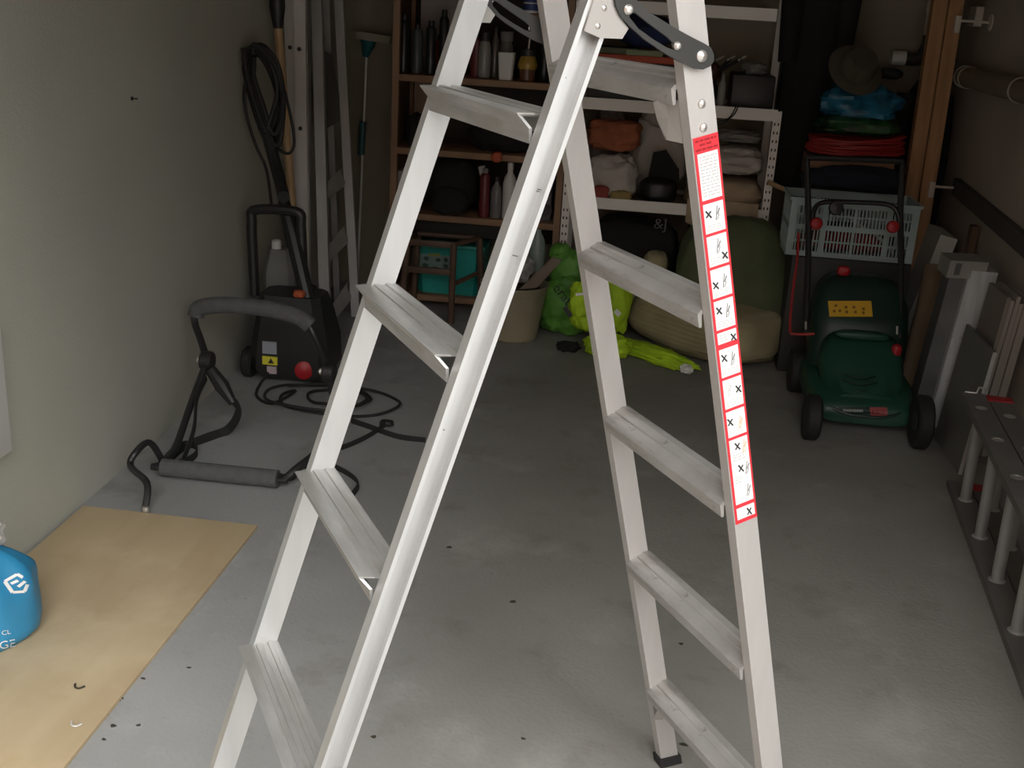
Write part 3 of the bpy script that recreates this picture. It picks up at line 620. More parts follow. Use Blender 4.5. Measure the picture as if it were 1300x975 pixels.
mb = MB(); mb.tube(spline([AY(397, 74, 4.96), AY(393, 82, 4.95), AY(390, 98, 4.95), AY(389, 110, 4.96)], 5), .002, prof=[(-.004, -.012), (.004, -.012), (.004, .012), (-.004, .012)]); mb.build('catch', m_zinc, fs)
A = AY(399, 101, 4.955); B = AY(409, 109, 4.955); MB().bx(A.x, B.x, 4.95, 4.962, B.z, A.z).build('red_sticker', M('faded_red', (.5, .12, .1), .6), fs)
A = AY(398, 46, 4.965); B = AY(411, 50, 4.965); MB().bx(A.x-.003, B.x+.004, 4.955, 4.97, B.z, A.z).build('clamp', m_zinc, fs)
# squeegee
qY = 5.66; A, B = AY(466, 55, qY), AY(458, 250, qY); dd = (A-B).normalized(); B2 = B-dd*(B.z/dd.z)
sq = root('squeegee', B2, 'long squeegee with teal grip and pale blade standing against the back wall', 'squeegee')
rod(MB(), B2, A, .006).build('pole', m_whitep, sq)
rod(MB(), AY(461, 155, qY), AY(458.5, 196, qY), .016).build('grip', m_tealdk, sq)
mb = MB(); mb.tube([AY(464, 72, qY), AY(467, 58, qY), AY(467.5, 50, qY)], [.016, .032, .04], 10); mb.build('head_socket', m_tealdk, sq)
mb = MB(); P, Q = AY(452, 44, qY-.03), AY(496, 51, qY-.03); mb.tube([P, Q], .01, prof=[(-.012, -.018), (.012, -.018), (.012, .018), (-.012, .018)]); mb.build('blade', M('pale_blade', (.36, .33, .24), .7), sq)
# ================================================================== BACK SHELVES
SY, SYB = 5.30, 5.68
# ---- brown wooden shelving
xa, xb = AY(498, 95, SY).x, AY(715, 240, SY-.02).x-.006
zs = [AY(600, 277, SY).z, AY(600, 194, SY).z, AY(600, 100, SY).z, AY(600, 100, SY).z+.40]
z0s = AY(560, 376, SY).z
bs = root('wooden_shelving', ((xa+xb)/2, (SY+SYB)/2, 0), 'open brown wooden shelving against the back wall beside the white metal rack', 'shelving')
for x in (xa, xb-.03):
    for y in (SY, SYB-.03): MB().bx(x, x+.03, y, y+.03, 0, 1.92).build('post', m_wood, bs)
for z in [z0s]+zs: MB().bx(xa+.001, xb-.001, SY+.002, SYB, z-.03, z, .002).build('shelf', m_wood, bs)
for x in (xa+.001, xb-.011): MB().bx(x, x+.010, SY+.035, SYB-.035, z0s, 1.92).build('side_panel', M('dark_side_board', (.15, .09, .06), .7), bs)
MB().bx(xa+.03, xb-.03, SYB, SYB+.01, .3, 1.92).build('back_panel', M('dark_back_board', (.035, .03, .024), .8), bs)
def std(z, x, w, y=SY+.08): pass
def bottle(name, xp, yt, ybm, r_px, mat, label, Y=SY+.06, cap=None, capm=None, group=None, sh='bottle', cat='bottle', zb=None):
    A, B = AY(xp, yt, Y), AY(xp, ybm, Y); z0 = (zb+.001) if zb is not None else B.z; h = A.z-z0; r = abs(AY(xp+r_px, ybm, Y).x-B.x)
    rt = root(name, (B.x, Y, z0), label, cat, group); c = V((B.x, Y, z0))
    if sh == 'bottle': pf = [(r*.9, 0), (r, h*.03), (r, h*.62), (r*.8, h*.74), (r*.42, h*.82), (r*.4, h*.88)]
    elif sh == 'can': pf = [(r*.95, 0), (r, h*.02), (r, h*.84), (r*.7, h*.89), (r*.5, h*.9)]
    elif sh == 'jar': pf = [(r*.85, 0), (r, h*.06), (r, h*.66), (r*.85, h*.74), (r*.8, h*.8)]
    else: pf = [(r*.8, 0), (r, h*.95), (r*.98, h), (r*.9, h), (r*.75, h*.1), (0, h*.1)]
    MB().lathe(pf, c, 16).build('container', mat, rt)
    if sh != 'tub':
        rc_ = pf[-1][0]*1.15; zc = pf[-1][1]; MB().lathe([(rc_, zc), (rc_, h*.985), (rc_*.9, h), (0, h)], c, 14).build('cap', capm or m_black, rt)
    return rt
ztop = zs[2]
g = 'dark bottles on the upper wooden shelf'
for k, (x, yt, r, mm) in enumerate(((507, 18, 6.5, m_dkbottle), (524, 30, 6.5, m_slbottle), (541, 26, 6.5, m_dkbottle), (557, 12, 6, m_dkbottle))):
    bottle('spray_bottle', x+5, yt, 92, r, mm, ('black bottle on the upper wooden shelf right beside the shelf post', 'slate blue spray bottle in the row of black bottles on the wooden shelf', 'black bottle next to the slate blue spray bottle, away from the post', 'tallest black bottle in the dark row on the upper wooden shelf')[k], SY+.07, group=g, sh='can', zb=ztop)
bottle('paint_tin', 558, 45, 92, 6, m_orange, 'orange tin behind the black bottles on the wooden shelf', SY+.2, sh='can', cat='tin', zb=ztop)
bottle('spray_can', 604, 42, 98, 8, m_maroon, 'maroon can with black cap on the upper wooden shelf', SY+.1, sh='can', cat='can', zb=ztop)
bottle('glass_jar', 614, 40, 98, 8, m_glass, 'tall empty glass jar on the upper wooden shelf', SY+.06, sh='jar', cat='jar', zb=ztop)
bottle('glass_bottle', 627, 34, 98, 6.5, M('smoky_glass', (.16, .15, .14), .1, trans=.3), 'smoky glass bottle with dark neck on the upper wooden shelf', SY+.12, cat='bottle', zb=ztop)
bottle('glass_jar', 641, 40, 98, 9, m_glass, 'glass jar standing behind the white plastic tub', SY+.21, sh='jar', cat='jar', capm=m_greycloth, zb=ztop)
A, B = AY(633, 66, SY+.04), AY(652, 99, SY+.04); tb = MB()
tb.loft([rsec(A.x+.008, B.x-.008, SY+.03, SY+.09, ztop+.0005, .006), rsec(A.x, B.x, SY+.022, SY+.098, A.z, .006)]); tb.build('plastic_tub', m_whitep, label='plain white square plastic tub on the upper wooden shelf', cat='tub')
rt = root('preserve_jar', (AY(669, 98, SY+.05).x, SY+.05, ztop+.001), 'squat jar with amber band and brown base on the upper wooden shelf', 'jar'); c = V(WP[rt.name]); hh = AY(669, 62, SY+.05).z-ztop; r = .042
MB().lathe([(r*.7, 0), (r*.85, hh*.06), (r*.85, hh*.38)], c, 16).build('jar_base', m_brownj, rt); MB().lathe([(r, hh*.38), (r*1.12, hh*.5), (r, hh*.62), (r*.85, hh*.72), (r*.8, hh*.78)], c, 16).build('amber_band', m_amber, rt)
MB().lathe([(r*.86, hh*.78), (r*.86, hh*.98), (0, hh)], c, 16).build('lid', m_black, rt)
rod(MB(), c+V((0, -.01, hh)), c+V((.004, -.01, hh+.045)), .005).build('spoon_handle', m_rivet, rt)
bottle('storage_jar', 690, 55, 102, 8, m_dkbottle, 'dark storage jar next to the amber banded jar', SY+.12, sh='jar', cat='jar', zb=ztop)
# tins on the shelf above
p = AY(674, 18, SY+.05); A = AY(666, 17, SY+.05); B = AY(682, 17, SY+.05)
tn = root('paint_tin', (p.x, SY+.08, zs[2]+.27), 'blue and white tin on a bracket high on the wooden shelving', 'tin')
WP[tn.name] = V((p.x-.004, SY+.085, p.z+.004)); tn.location = WP[tn.name]
c = V(WP[tn.name]); MB().lathe([(.036, 0), (.036, .060), (.033, .064), (0, .064)], c, 16).build('tin_body', m_whitep, tn)
MB().lathe([(.0365, .012), (.0368, .02), (.0368, .032), (.0365, .04)], c, 16).build('blue_band', m_blueprint, tn); MB().lathe([(.0365, .046), (.0368, .048), (.0368, .058), (.0365, .059)], c, 16).build('blue_band', m_blueprint, tn)
MB().bx(xb-.20, xb-.031, SY+.04, SYB-.01, p.z-.02, p.z).build('half_shelf', m_wood, bs)
# white carton high on the shelf
A, B = AY(534, -20, SY+.22), AY(590, 20, SY+.22); MB().bx(A.x, B.x, SY+.24, SY+.36, ztop+.001, ztop+.34, .003).build('carton', M('pale_carton', (.34, .31, .29), .8), label='pale plain carton behind the dark bottles on the wooden shelf', cat='box')
# middle compartment
zm = zs[1]
A, B = AY(522, 100, SY+.12), AY(536, 124, SY+.12); MB().bx(A.x, B.x+.03, SY+.2, SY+.34, zm+.001, ztop-.035, .002).build('carton', M('tan_carton', (.27, .20, .14), .85), label='tan carton filling the wooden shelf gap beside the left post', cat='box')
mb = MB(); mb.blob(((AY(530, 160, SY+.1)).x+.0, SY+.09, zm+.077), (.10, .12, .15), 4, .1, 2.6); mb.build('black_bag', m_blackcloth, label='small black bag in the middle wooden shelf compartment beside the post', cat='bag')
mb = MB(); c = AY(640, 165, SY+.15); mb.blob((c.x, SY+.17, zm+.085), (.34, .26, .17), 9, .1, 2.8); mb.build('black_holdall', m_blackcloth, label='black holdall under the jars on the middle wooden shelf', cat='bag')
c = AY(633, 200, SY+.04); mb = MB(); mb.blob((c.x, SY-.025, c.z+.01), (.05, .03, .05), 3, .12, 2.4); dr_ = root('orange_tool', (c.x, SY+.03, zm), 'orange handled tool with black cord hanging off the middle wooden shelf', 'tool'); mb.build('handle', m_orange, dr_)
mb = MB(); mb.tube(spline([AY(630, 198, SY-.03), AY(620, 188, SY-.02), AY(615, 176, SY), V((AY(616, 176, SY).x, SY-.01, zm+.012))], 5), .003, 6); mb.build('cord', m_rubber, dr_)
# lower compartment
zl = zs[0]
rk = root('rucksack', (AY(576, 275, SY+.1).x, SY+.1, zl), 'large black rucksack on the lower wooden shelf beside the red tin', 'rucksack'); c = AY(576, 238, SY+.08)
mb = MB(); mb.blob((c.x, SY+.09, zl+.135), (.225, .2, .27), 12, .06, 2.5); mb.build('bag_body', m_blackcloth, rk); mb = MB(); mb.blob((c.x, SY-.01, zl+.075), (.17, .06, .13), 2, .06, 2.8); mb.build('front_pocket', m_blackcloth, rk)
bottle('spray_can', 614, 213, 272, 6.5, m_maroon, 'maroon aerosol can beside the black rucksack on the lower shelf', SY+.05, sh='can', cat='can', capm=m_greycloth, zb=zl)
A = AY(605, 208, SY+.11); mb = MB(); mb.box((A.x+.045, SY+.2, zl+.115), (.035, .05, .22), rot('Y', -14), .002); bxp = mb.build('carton', m_blueprint, label='blue and white carton leaning behind the maroon aerosol', cat='box')
MB().box((A.x+.022, SY+.19, zl+.20), (.030, .06, .05), rot('Y', -14)).build('white_end', m_whitep, bxp)
bottle('clear_bottle', 629, 224, 273, 7.5, M('grey_bottle', (.22, .21, .21), .25), 'squat grey bottle with printed label on the lower wooden shelf', SY+.06, capm=m_black, zb=zl)
bottle('white_bottle', 645, 206, 274, 8.5, m_whitep, 'tall white squeeze bottle with white cap on the lower wooden shelf', SY+.05, capm=m_whitep, zb=zl)
A, B = AY(690, 224, SY+.07), AY(709, 276, SY+.07); sp2 = root('speaker', ((A.x+B.x)/2, SY+.07, zl), 'small grey box speaker with two round drivers on the lower wooden shelf', 'speaker')
MB().bx(A.x, xb-.052, SY+.06, SY+.2, zl+.0005, A.z, .004).build('cabinet', M('speaker_grey', (.11, .11, .12), .5), sp2)
for zz, rr in ((.055, .030), (.145, .022)): MB().lathe([(rr, 0), (rr, .004), (rr*.8, .004), (rr*.3, -.0), (0, .003)], V(((A.x+xb-.052)/2, SY+.06, zl+zz)), 16, basis((0, -1, 0))).build('driver', m_black, sp2)
MB().bx(AY(505, 240, SY+.1).x, AY(517, 240, SY+.1).x, SY+.08, SY+.2, zl+.0005, AY(510, 216, SY+.1).z, .003).build('carton', M('white_carton', (.45, .43, .41), .7), label='narrow white carton by the left post on the lower wooden shelf', cat='box')
MB().bx(AY(520, 262, SY+.03).x, AY(532, 262, SY+.03).x, SY+.025, SY+.08, zl+.0005, AY(540, 240, SY+.1).z, .003).build('carton', M('grey_carton', (.38, .36, .35), .7), label='short grey carton in front of the rucksack side on the lower shelf', cat='box')
# bottom: teal tub behind the stool
tY = SY+.03; A, B = AY(526, 312, tY), AY(611, 372, tY)
tt = root('storage_tub', ((A.x+B.x)/2, tY+.12, z0s), 'teal plastic tub with printed label on the bottom wooden shelf', 'tub')
mb = MB(); mb.loft([rsec(A.x+.015, B.x-.015, tY+.02, tY+.27, z0s+.0005), rsec(A.x, B.x, tY, tY+.30, A.z)]); tub_ = mb.build('tub_body', m_teal, tt)
MB().bx(A.x-.008, B.x+.008, tY-.008, tY+.31, A.z-.001, A.z+.02, .004).build('lid', m_teal, tt)
C, D = AY(531, 322, tY-.002), AY(571, 345, tY-.002); pn = MB().bx(C.x, D.x, tY-.002, tY+.03, D.z, C.z).build('printed_panel', M('pale_print', (.20, .30, .27), .6), tub_)
lb2 = MB()
for (x, y, rx) in ((541, 328, 4), (556, 330, 4), (566, 330, 3), (540, 337, 5), (553, 341, 7), (566, 338, 4)):
    c = AY(x, y, tY-.0035); lb2.blob(c, (.0034*rx*2, .002, .02), int(x), .2, 2, 3, 10, 6, flat=False)
lb2.build('printed_plants', M('dark_print', (.04, .09, .07), .6), tub_, kind='stuff')
lb3 = MB(); x = 544
for wd in (3, 2.5, 3.5, 3): c = AY(x+wd/2, 323.5, tY-.004); lb3.bx(c.x-wd*.0016, c.x+wd*.0016, tY-.0045, tY-.003, c.z-.007, c.z+.007); x += wd+1
lb3.build('yellow_print', M('ochre_print', (.35, .30, .02), .6), tub_, kind='stuff')
# wooden stool in front
fy = 5.12; lf, lr = AY(518, 302, fy), AY(576, 310, fy)
so_ = root('wooden_stool', ((lf.x+lr.x)/2, fy, 0), 'dark stained open wooden stool frame in front of the teal tub', 'stool')
zst = AY(550, 306, fy).z; X0, X1 = lf.x, lr.x
YB2 = fy+.14
for x, y, sx in ((X0, fy, -.03), (X1, fy, .0), (X0+.02, YB2, -.02), (X1+.10, YB2, .03)):
    rod(MB(), V((x+sx, y, 0)), V((x, y, zst)), .016).build('leg', m_stool, so_)
for z_ in (zst-.012, AY(550, 344, fy).z): MB().box(((X0+X1)/2, fy, z_), (X1-X0, .02, .03), None, .004).build('rail', m_stool, so_)
rod(MB(), V((X1, fy, AY(578, 362, fy).z)), V((X1+.11, YB2, AY(605, 345, YB2).z)), .011).build('stretcher', m_stool, so_)
rod(MB(), V((X1, fy, zst-.01)), V((X1+.10, YB2, zst-.0)), .012).build('rail', m_stool, so_)
rod(MB(), V((X0, fy, zst-.01)), V((X0+.02, YB2, zst-.01)), .012).build('rail', m_stool, so_)
rod(MB(), V((X0+.02, YB2, zst)), V((X1+.10, YB2, zst)), .012).build('rail', m_stool, so_)
# dark box over the teal tub
A, B = AY(530, 283, SY+.1), AY(655, 300, SY+.1); MB().bx(A.x, B.x, SY+.06, SY+.3, AY(560, 308, tY).z+.03, zl-.04, .004).build('dark_box', M('charcoal_box', (.03, .03, .026), .8), label='charcoal box lying on the teal tub under the lower shelf', cat='box')
# ---- white metal rack
wxa, wxb = AY(715, 240, SY-.02).x, AY(993, 143, SY-.02).x
WYF = SY-.02; WYB2 = SYB
wz = [AY(870, 138, WYF).z, AY(870, 265, WYF).z, AY(930, 15, WYF).z]; zlow = wz[1]-(wz[0]-wz[1])
wr = root('metal_rack', ((wxa+wxb)/2, (WYF+WYB2)/2, 0), 'white metal boltless shelving rack with slotted posts against the back wall', 'shelving')
for x in (wxa, wxb-.036):
    for y in (WYF, WYB2-.03):
        h_ = wz[0]+.012 if x > 0 and y < 5.5 else 1.62
        if x > 0 and y < 5.5: h_ = wz[0]+.015
        ps = MB(); ps.bx(x, x+.036, y, y+.003, 0, h_); ps.bx(x if x < 0 else x+.033, x+.003 if x < 0 else x+.036, y+.003, y+.03, 0, h_); po = ps.build('post', m_whitemetal, wr)
        if y < 5.5:
            sl = MB(); k = .06
            while k < h_-.02:
                for dx in (.010, .026): sl.bx(x+dx-.003, x+dx+.003, y-.0008, y+.001, k-.006, k+.006)
                k += .038
            sl.build('slots', m_ink, po, kind='stuff')
for z_ in wz+[zlow]:
    xe = AY(987, 15, WYF).x if z_ == wz[2] else wxb-.02
    MB().bx(wxa+.002, xe, WYF-.004, WYF+.0, z_-.03, z_+.022).build('front_beam', m_whitemetal, wr)
    MB().bx(wxa+.002, xe, WYB2, WYB2+.004, z_-.03, z_+.022).build('rear_beam', m_whitemetal, wr)
    MB().bx(wxa+.006, xe-.004, WYF+.004, WYB2-.002, z_-.008, z_).build('shelf_board', m_board, wr)
# shelf 2: books and boxes
zA = wz[0]
zR = AY(800, 79, WYF+.03).z
A = AY(746, 82, WYF+.03); MB().bx(AY(752, 80, WYF+.03).x, AY(868, 80, WYF+.03).x, WYF+.03, WYF+.27, zR, zR+.03, .003).build('flat_box', m_bookred, label='flat red box on the middle rack shelf under green boards', cat='box')
MB().bx(AY(748, 100, WYF+.03).x, AY(862, 100, WYF+.03).x, WYF+.02, WYF+.28, zA+.001, zR-.001, .003).build('dark_crate', m_darkgrey, label='dark shallow crate under the flat red box on the rack', cat='crate')
MB().bx(AY(745, 70, WYF+.05).x, AY(810, 70, WYF+.05).x, WYF+.05, WYF+.28, zR+.0305, zR+.058, .003).build('board', m_dkolive, label='dull green board on the flat red box', cat='board')
MB().bx(AY(795, 66, WYF+.04).x, AY(842, 66, WYF+.04).x, WYF+.035, WYF+.045, zR+.0305, zR+.055, .001).build('board', m_bookgreen, label='pale green strip of board standing on the flat red box', cat='board')
mb = MB(); c = AY(820, 40, WYF+.15); mb.blob((c.x, WYF+.17, zR+.060+.075), (.26, .2, .15), 21, .1, 2.4); mb.build('blue_bag', M('royal_blue_cloth', (.015, .028, .10), .8, var=.4), label='royal blue bag lying on the green board behind the locking arm', cat='bag')
mb = MB(); c = AY(903, 80, WYF+.12); dl = root('power_drill', (c.x, WYF+.12, zA+.001), 'dark red and black power tool with shiny bits on the rack', 'power tool')
mb.blob((c.x-.0, WYF+.14, zA+.16), (.10, .08, .09), 5, .08, 2.6); mb.build('tool_body', M('dark_red_tool', (.06, .015, .018), .5), dl)
MB().blob((c.x+.01, WYF+.14, zA+.065), (.06, .07, .13), 6, .06, 2.8).build('tool_grip', m_black, dl)
for x in (914, 928, 942): q = AY(x, 74, WYF+.06); MB().lathe([(.004, -.02), (.006, 0), (.004, .02), (0, .022)], q, 8, rot('Y', 60)).build('drill_bit', m_rivet, dl)
for x in (928, 942): q = AY(x, 74, WYF+.06); rod(MB(), q, V((c.x+.02, WYF+.14, zA+.15)), .008).build('bit_shank', m_black, dl)
bottle('pill_bottle', 915, 93, 129, 5, M('grey_white_bottle', (.30, .29, .28), .5), 'small pale bottle on the rack beside the black tool box', WYF+.05, capm=m_greycloth, zb=zA)
A, B = AY(931, 94, WYF+.05), AY(985, 135, WYF+.05); tbx = root('tool_box', ((A.x+B.x)/2, WYF+.15, zA), 'black tool box with a crumpled grey bag on it on the rack', 'tool box')
MB().bx(A.x, wxb-.04, WYF+.05, WYF+.3, zA+.0005, A.z, .008).build('box_body', m_black, tbx); MB().bx(A.x+.05, A.x+.13, WYF+.14, WYF+.2, A.z, A.z+.018, .006).build('carry_handle', m_black, tbx)
c = AY(951, 90, WYF+.12); MB().blob((c.x+.02, WYF+.10, A.z+.028), (.10, .07, .055), 4, .2, 2.2).build('plastic_bag', M('grey_film', (.16, .16, .155), .4), label='crumpled grey plastic bag on the black tool box', cat='bag')
mb = MB(); mb.tube(spline([AY(938, 133, WYF-.02), AY(932, 145, WYF-.02), AY(918, 156, WYF-.03), AY(905, 158, WYF-.03)], 6), .003, 6); mb.tube(spline([AY(935, 133, WYF-.02), AY(930, 144, WYF-.022), AY(922, 152, WYF-.03), AY(905, 156, WYF-.04)], 6), .003, 6)
mb.build('looped_cable', m_rubber, label='thin black cord looped over the front beam of the white rack', cat='cable')
# shelf 3: linens
zB = wz[1]
def cloth(name, x0, y0, x1, y1, Y, d, mat, label, seed, cat='cloth', zb=None, e=2.8, amp=.09, fold=.03, fr=3.):
    A, B = AY(x0, y0, Y), AY(x1, y1, Y); z0 = zb if zb is not None else B.z; h = A.z-z0
    mb = MB(); mb.blob(((A.x+B.x)/2, Y+d/2, z0+h/2+.001), (B.x-A.x, d, h), seed, amp, e, fr, 48, 32, fold=fold, ridge=.18); return mb.build(name, mat, label=label, cat=cat, ang=70)
cloth('folded_sheet', 747, 197, 806, 258, WYF+.03, .17, m_sheet, 'off-white crumpled bed sheet under the terracotta towel on the rack', 31, zb=zB+.001)
zq = AY(780, 197, WYF+.03).z+.010
cloth('folded_towel', 747, 152, 810, 200, WYF+.05, .14, m_terra, 'terracotta folded towel on top of the off-white linen pile', 32, cat='towel', zb=zq, e=4, amp=.05, fold=.05)
cloth('folded_sheet', 803, 142, 866, 232, WYF+.24, .12, m_sheet, 'off-white rumpled duvet cover behind the terracotta towel', 33, zb=zB+.001, amp=.12)
cloth('folded_sheet', 752, 138, 795, 160, WYF+.24, .10, m_greycloth, 'grey cloth showing behind the top of the terracotta towel', 34, zb=zB+.001)
cloth('red_cloth', 751, 236, 772, 258, WYF+.002, .025, M('red_stripe_cloth', (.33, .07, .06), .9), 'small red cloth tucked under the white sheet on the rack', 35, zb=zB+.001)
cloth('yellow_cloth', 775, 242, 800, 258, WYF+.002, .025, M('mustard_cloth', (.36, .27, .10), .9), 'mustard duster beside the small red cloth on the rack', 36, zb=zB+.001)
hb_ = root('handbag', (AY(840, 255, WYF).x, WYF+.1, zB), 'black leather handbag with a raised flap between the linens on the rack', 'bag')
c = AY(838, 235, WYF+.02); MB().blob((c.x-.005, WYF+.085, zB+.065), (.175, .13, .125), 41, .05, 3).build('bag_body', M('black_leather', (.012, .012, .013), .35), hb_)
mb = MB(); mb.poly3([AY(822, 232, WYF+.06), AY(830, 193, WYF+.09), AY(846, 190, WYF+.1), AY(862, 215, WYF+.1), AY(864, 235, WYF+.06)], .02); mb.build('flap', m_blackcloth, hb_)
cloth('folded_bedding', 905, 188, 968, 228, WYF+.03, .28, m_sheet, 'off-white folded bedding with a curled edge on the beige blanket', 42, zb=AY(930, 229, WYF+.03).z+.014, e=3.2, fold=.06)
cloth('sleeping_bag', 905, 164, 965, 196, WYF+.10, .2, m_greycloth, 'grey rolled sleeping bag lying on the folded white bedding', 43, zb=AY(930, 186, WYF+.10).z+.01, e=2.4, fold=.06)
bk = root('blanket', (AY(930, 280, WYF).x, WYF+.1, zB), 'beige blanket folded on the rack and drooping over its front beam', 'blanket')
A, B = AY(872, 230, WYF), AY(972, 230, WYF); MB().blob(((A.x+B.x)/2, WYF+.165, (AY(930, 230, WYF+.03).z+zB)/2), (B.x-A.x, .30, AY(930, 230, WYF+.03).z-zB), 44, .05, 4, 3, 36, 20, fold=.03).build('folded_stack', m_beige, bk)
sec = []
for k in range(9):
    t = k/8; row = []
    for i in range(25):
        s_ = i/24; x = A.x+.01+(B.x-A.x-.03)*s_; zb0 = AY(930, 284+10*math.sin(s_*2.6)-14*(1-s_)*0, WYF).z-.012*math.sin(s_*9)
        z = (zB+.05)*(1-t)+zb0*t; row.append(V((x, WYF-.022-.010*math.sin(s_*17+t*2)*t-.02*math.sin(t*2.5), z)))
    sec.append(row+[p+V((0, .006, 0)) for p in row[::-1]])
MB().loft(sec).build('drooping_edge', m_beige, bk, ang=70)
# stick poking out
rod(MB(), AY(975, 231, WYF-.03), AY(1016, 249, WYF-.12), .011, 8).build('wooden_stick', m_handle, label='short pale wooden stick poking out from the rack above the crate', cat='stick')
cloth('black_bag', 752, 279, 858, 345, WYF+.02, .3, m_blackcloth, 'black printed shopping bag on the low rack shelf', 51, cat='bag', zb=zlow+.001, fold=.0, amp=.05, e=4)
bt = text_mb('&J', .075, AY(829, 290, WYF+.005), (1, 0, 0), (0, -.2, 1), .0); o_ = bt.build('bag_lettering', M('grey_print', (.13, .13, .135), .7), bpy.data.objects['black_bag.001'] if 'black_bag.001' in bpy.data.objects else None, kind='stuff')
cloth('black_sack', 874, 282, 950, 420, WYF+.02, .3, m_blackcloth, 'black sack on the rack behind the green cushion', 52, cat='sack', zb=zlow+.001, fold=.0, amp=.05, e=4)
# ================================================================== FLOOR IN FRONT OF THE SHELVES
# bucket
bq = FL(655, 438); br_ = abs(AY(690, 420, bq.y+.13).x-AY(625, 420, bq.y+.13).x)/2; bcn = V((AY(650, 420, bq.y+.12).x, bq.y+.12, 0))
bzt = AY(665, 368, bcn.y-.1).z
bk_ = root('bucket', bcn, 'beige plastic bucket filled with scraps beside the green carrier bag', 'bucket')
MB().lathe([(.105, 0), (.115, .01), (.150, bzt-.01), (.158, bzt), (.158, bzt+.006), (.147, bzt+.006), (.140, bzt-.02), (.112, .02), (0, .02)], bcn, 28).build('pail', m_bucket, bk_)
A, B, C, D = AY(668, 378, bcn.y-.04), AY(716, 322, bcn.y+.02), AY(708, 334, bcn.y-.02), AY(690, 366, bcn.y-.05)
mb = MB(); mb.poly3([bcn+V((.03, -.075, bzt-.005)), bcn+V((.11, -.085, bzt+.012)), AY(714, 330, bcn.y-.10), AY(702, 326, bcn.y-.09)], .008); mb.build('trowel_board', M('brown_scrap_board', (.20, .16, .12), .7), label='brown scrap of board sticking up out of the bucket', cat='board')
mb = MB(); mb.blob(AY(668, 343, bcn.y)+V((-.02, .02, .0)), (.10, .08, .12), 61, .18, 2, 4); mb.build('plastic_wrapping', M('pale_film', (.40, .40, .39), .3, var=.4, scale=20), label='crumpled pale plastic wrapping stuffed in the bucket', cat='wrapping')
c = AY(676, 312, bcn.y+.06); c.x += .03; pb = root('plastic_bottle', (c.x, bcn.y+.07, bzt-.05), 'pale green plastic bottle standing in the bucket', 'bottle'); MB().lathe([(.036, 0), (.036, .12), (.03, .15), (.014, .18), (.013, .195), (0, .197)], V((c.x-.01, bcn.y+.095, AY(676, 345, bcn.y+.07).z)), 16).build('bottle_body', M('pale_green_plastic', (.28, .35, .33), .25), pb)
MB().lathe([(.148, bzt-.03), (.1, bzt-.02), (0, bzt-.015)], bcn, 20).build('scrap_fill', M('dark_scraps', (.05, .045, .04), .9, var=.5, scale=40), bk_)
# green carrier bag
gq = FL(735, 438); gb = root('carrier_bag', (gq.x-.03, gq.y+.12, 0), 'bright green printed carrier bag slumped on the floor beside the bucket', 'bag')
c0 = AY(718, 400, gq.y+.05)
mb = MB(); gm = MB()
gm.blob((c0.x+.01, gq.y+.17, .135), (.30, .20, .27), 71, .10, 2.3, 4, 60, 40, ridge=.12)
gm.blob(AY(722, 345, gq.y+.22), (.17, .13, .20), 72, .12, 2.2, 4, 48, 30, flat=False, ridge=.12)
gm.blob(AY(712, 322, gq.y+.24), (.11, .09, .10), 73, .1, 2.2, 4, 30, 20, flat=False, ridge=.2)
gmo = gm.build('bag_skin', m_green, gb, ang=80)
vd2 = (c0-CAM).normalized(); e1 = (AY(728, 379, gq.y)-AY(704, 349, gq.y)).normalized(); e1 = (e1-vd2*e1.dot(vd2)).normalized(); e2 = vd2.cross(e1)*-1
if e2.z < 0: e2 = -e2
p0 = AY(701, 366, gq.y-.1); text_mb('erat', .062, p0, e1, e2, .002, gm, vd2).build('bag_lettering', m_ink, gmo, kind='stuff')
c = FL(730, 442, .02); MB().blob((c.x-.03, c.y+.02, .018), (.11, .10, .04), 74, .15, 2.3, 4, 40, 20, ridge=.4).build('black_rag', m_blackcloth, label='black rag peeping out under the green carrier bag', cat='rag')
# high visibility jacket
hv = root('jacket', FL(790, 450), 'high visibility yellow jacket with reflective strips crumpled on the floor', 'jacket')
jm = MB(); c = AY(747, 385, gq.y-.02); jm.blob((c.x, gq.y-.01, c.z-.01), (.17, .12, .22), 81, .10, 2.6, 4, 60, 40, flat=False, ridge=.28)
c = AY(778, 375, gq.y+.08); jm.blob((c.x+.02, gq.y+.08, c.z-.02), (.13, .12, .30), 82, .10, 2.4, 4, 50, 40, flat=False, ridge=.28)
c = FL(765, 445, .05); jm.blob((c.x+.02, c.y+.08, .05), (.20, .15, .10), 83, .10, 2.4, 4, 50, 30, ridge=.3)
jo = jm.build('jacket_body', m_hivis, hv, ang=80)
P, Q = FL(782, 432, .04), FL(872, 468, .02); dd_ = Q-P; az = math.degrees(math.atan2(dd_.y, dd_.x)); mid = (P+Q)/2
MB().blob((mid.x, mid.y+.02, .032), (dd_.length+.06, .12, .062), 84, .14, 2.2, 5, 60, 30, rot('Z', az), ridge=.35).build('sleeve', m_hivis, hv, ang=80)
def refl(a, b, wd, Y):
    P, Q = a, b; n = (Q-P).normalized().cross(FWD)*wd; return MB().add([P-n, Q-n, Q+n, P+n, P-n-FWD*-.004, Q-n+FWD*.004, Q+n+FWD*.004, P+n+FWD*.004], [[0, 1, 2, 3], [7, 6, 5, 4], [0, 4, 5, 1], [1, 5, 6, 2], [2, 6, 7, 3], [3, 7, 4, 0]])
for (xa_, ya_), (xb_, yb_), wd, Y in (((781, 394), (787, 400), .011, gq.y-.0), ((731, 374), (741, 373), .006, gq.y-.09), ((786, 436), (782, 447), .012, gq.y-.15)):
    refl(AY(xa_, ya_, Y), AY(xb_, yb_, Y), wd, Y).build('reflective_strip', m_reflect, hv)
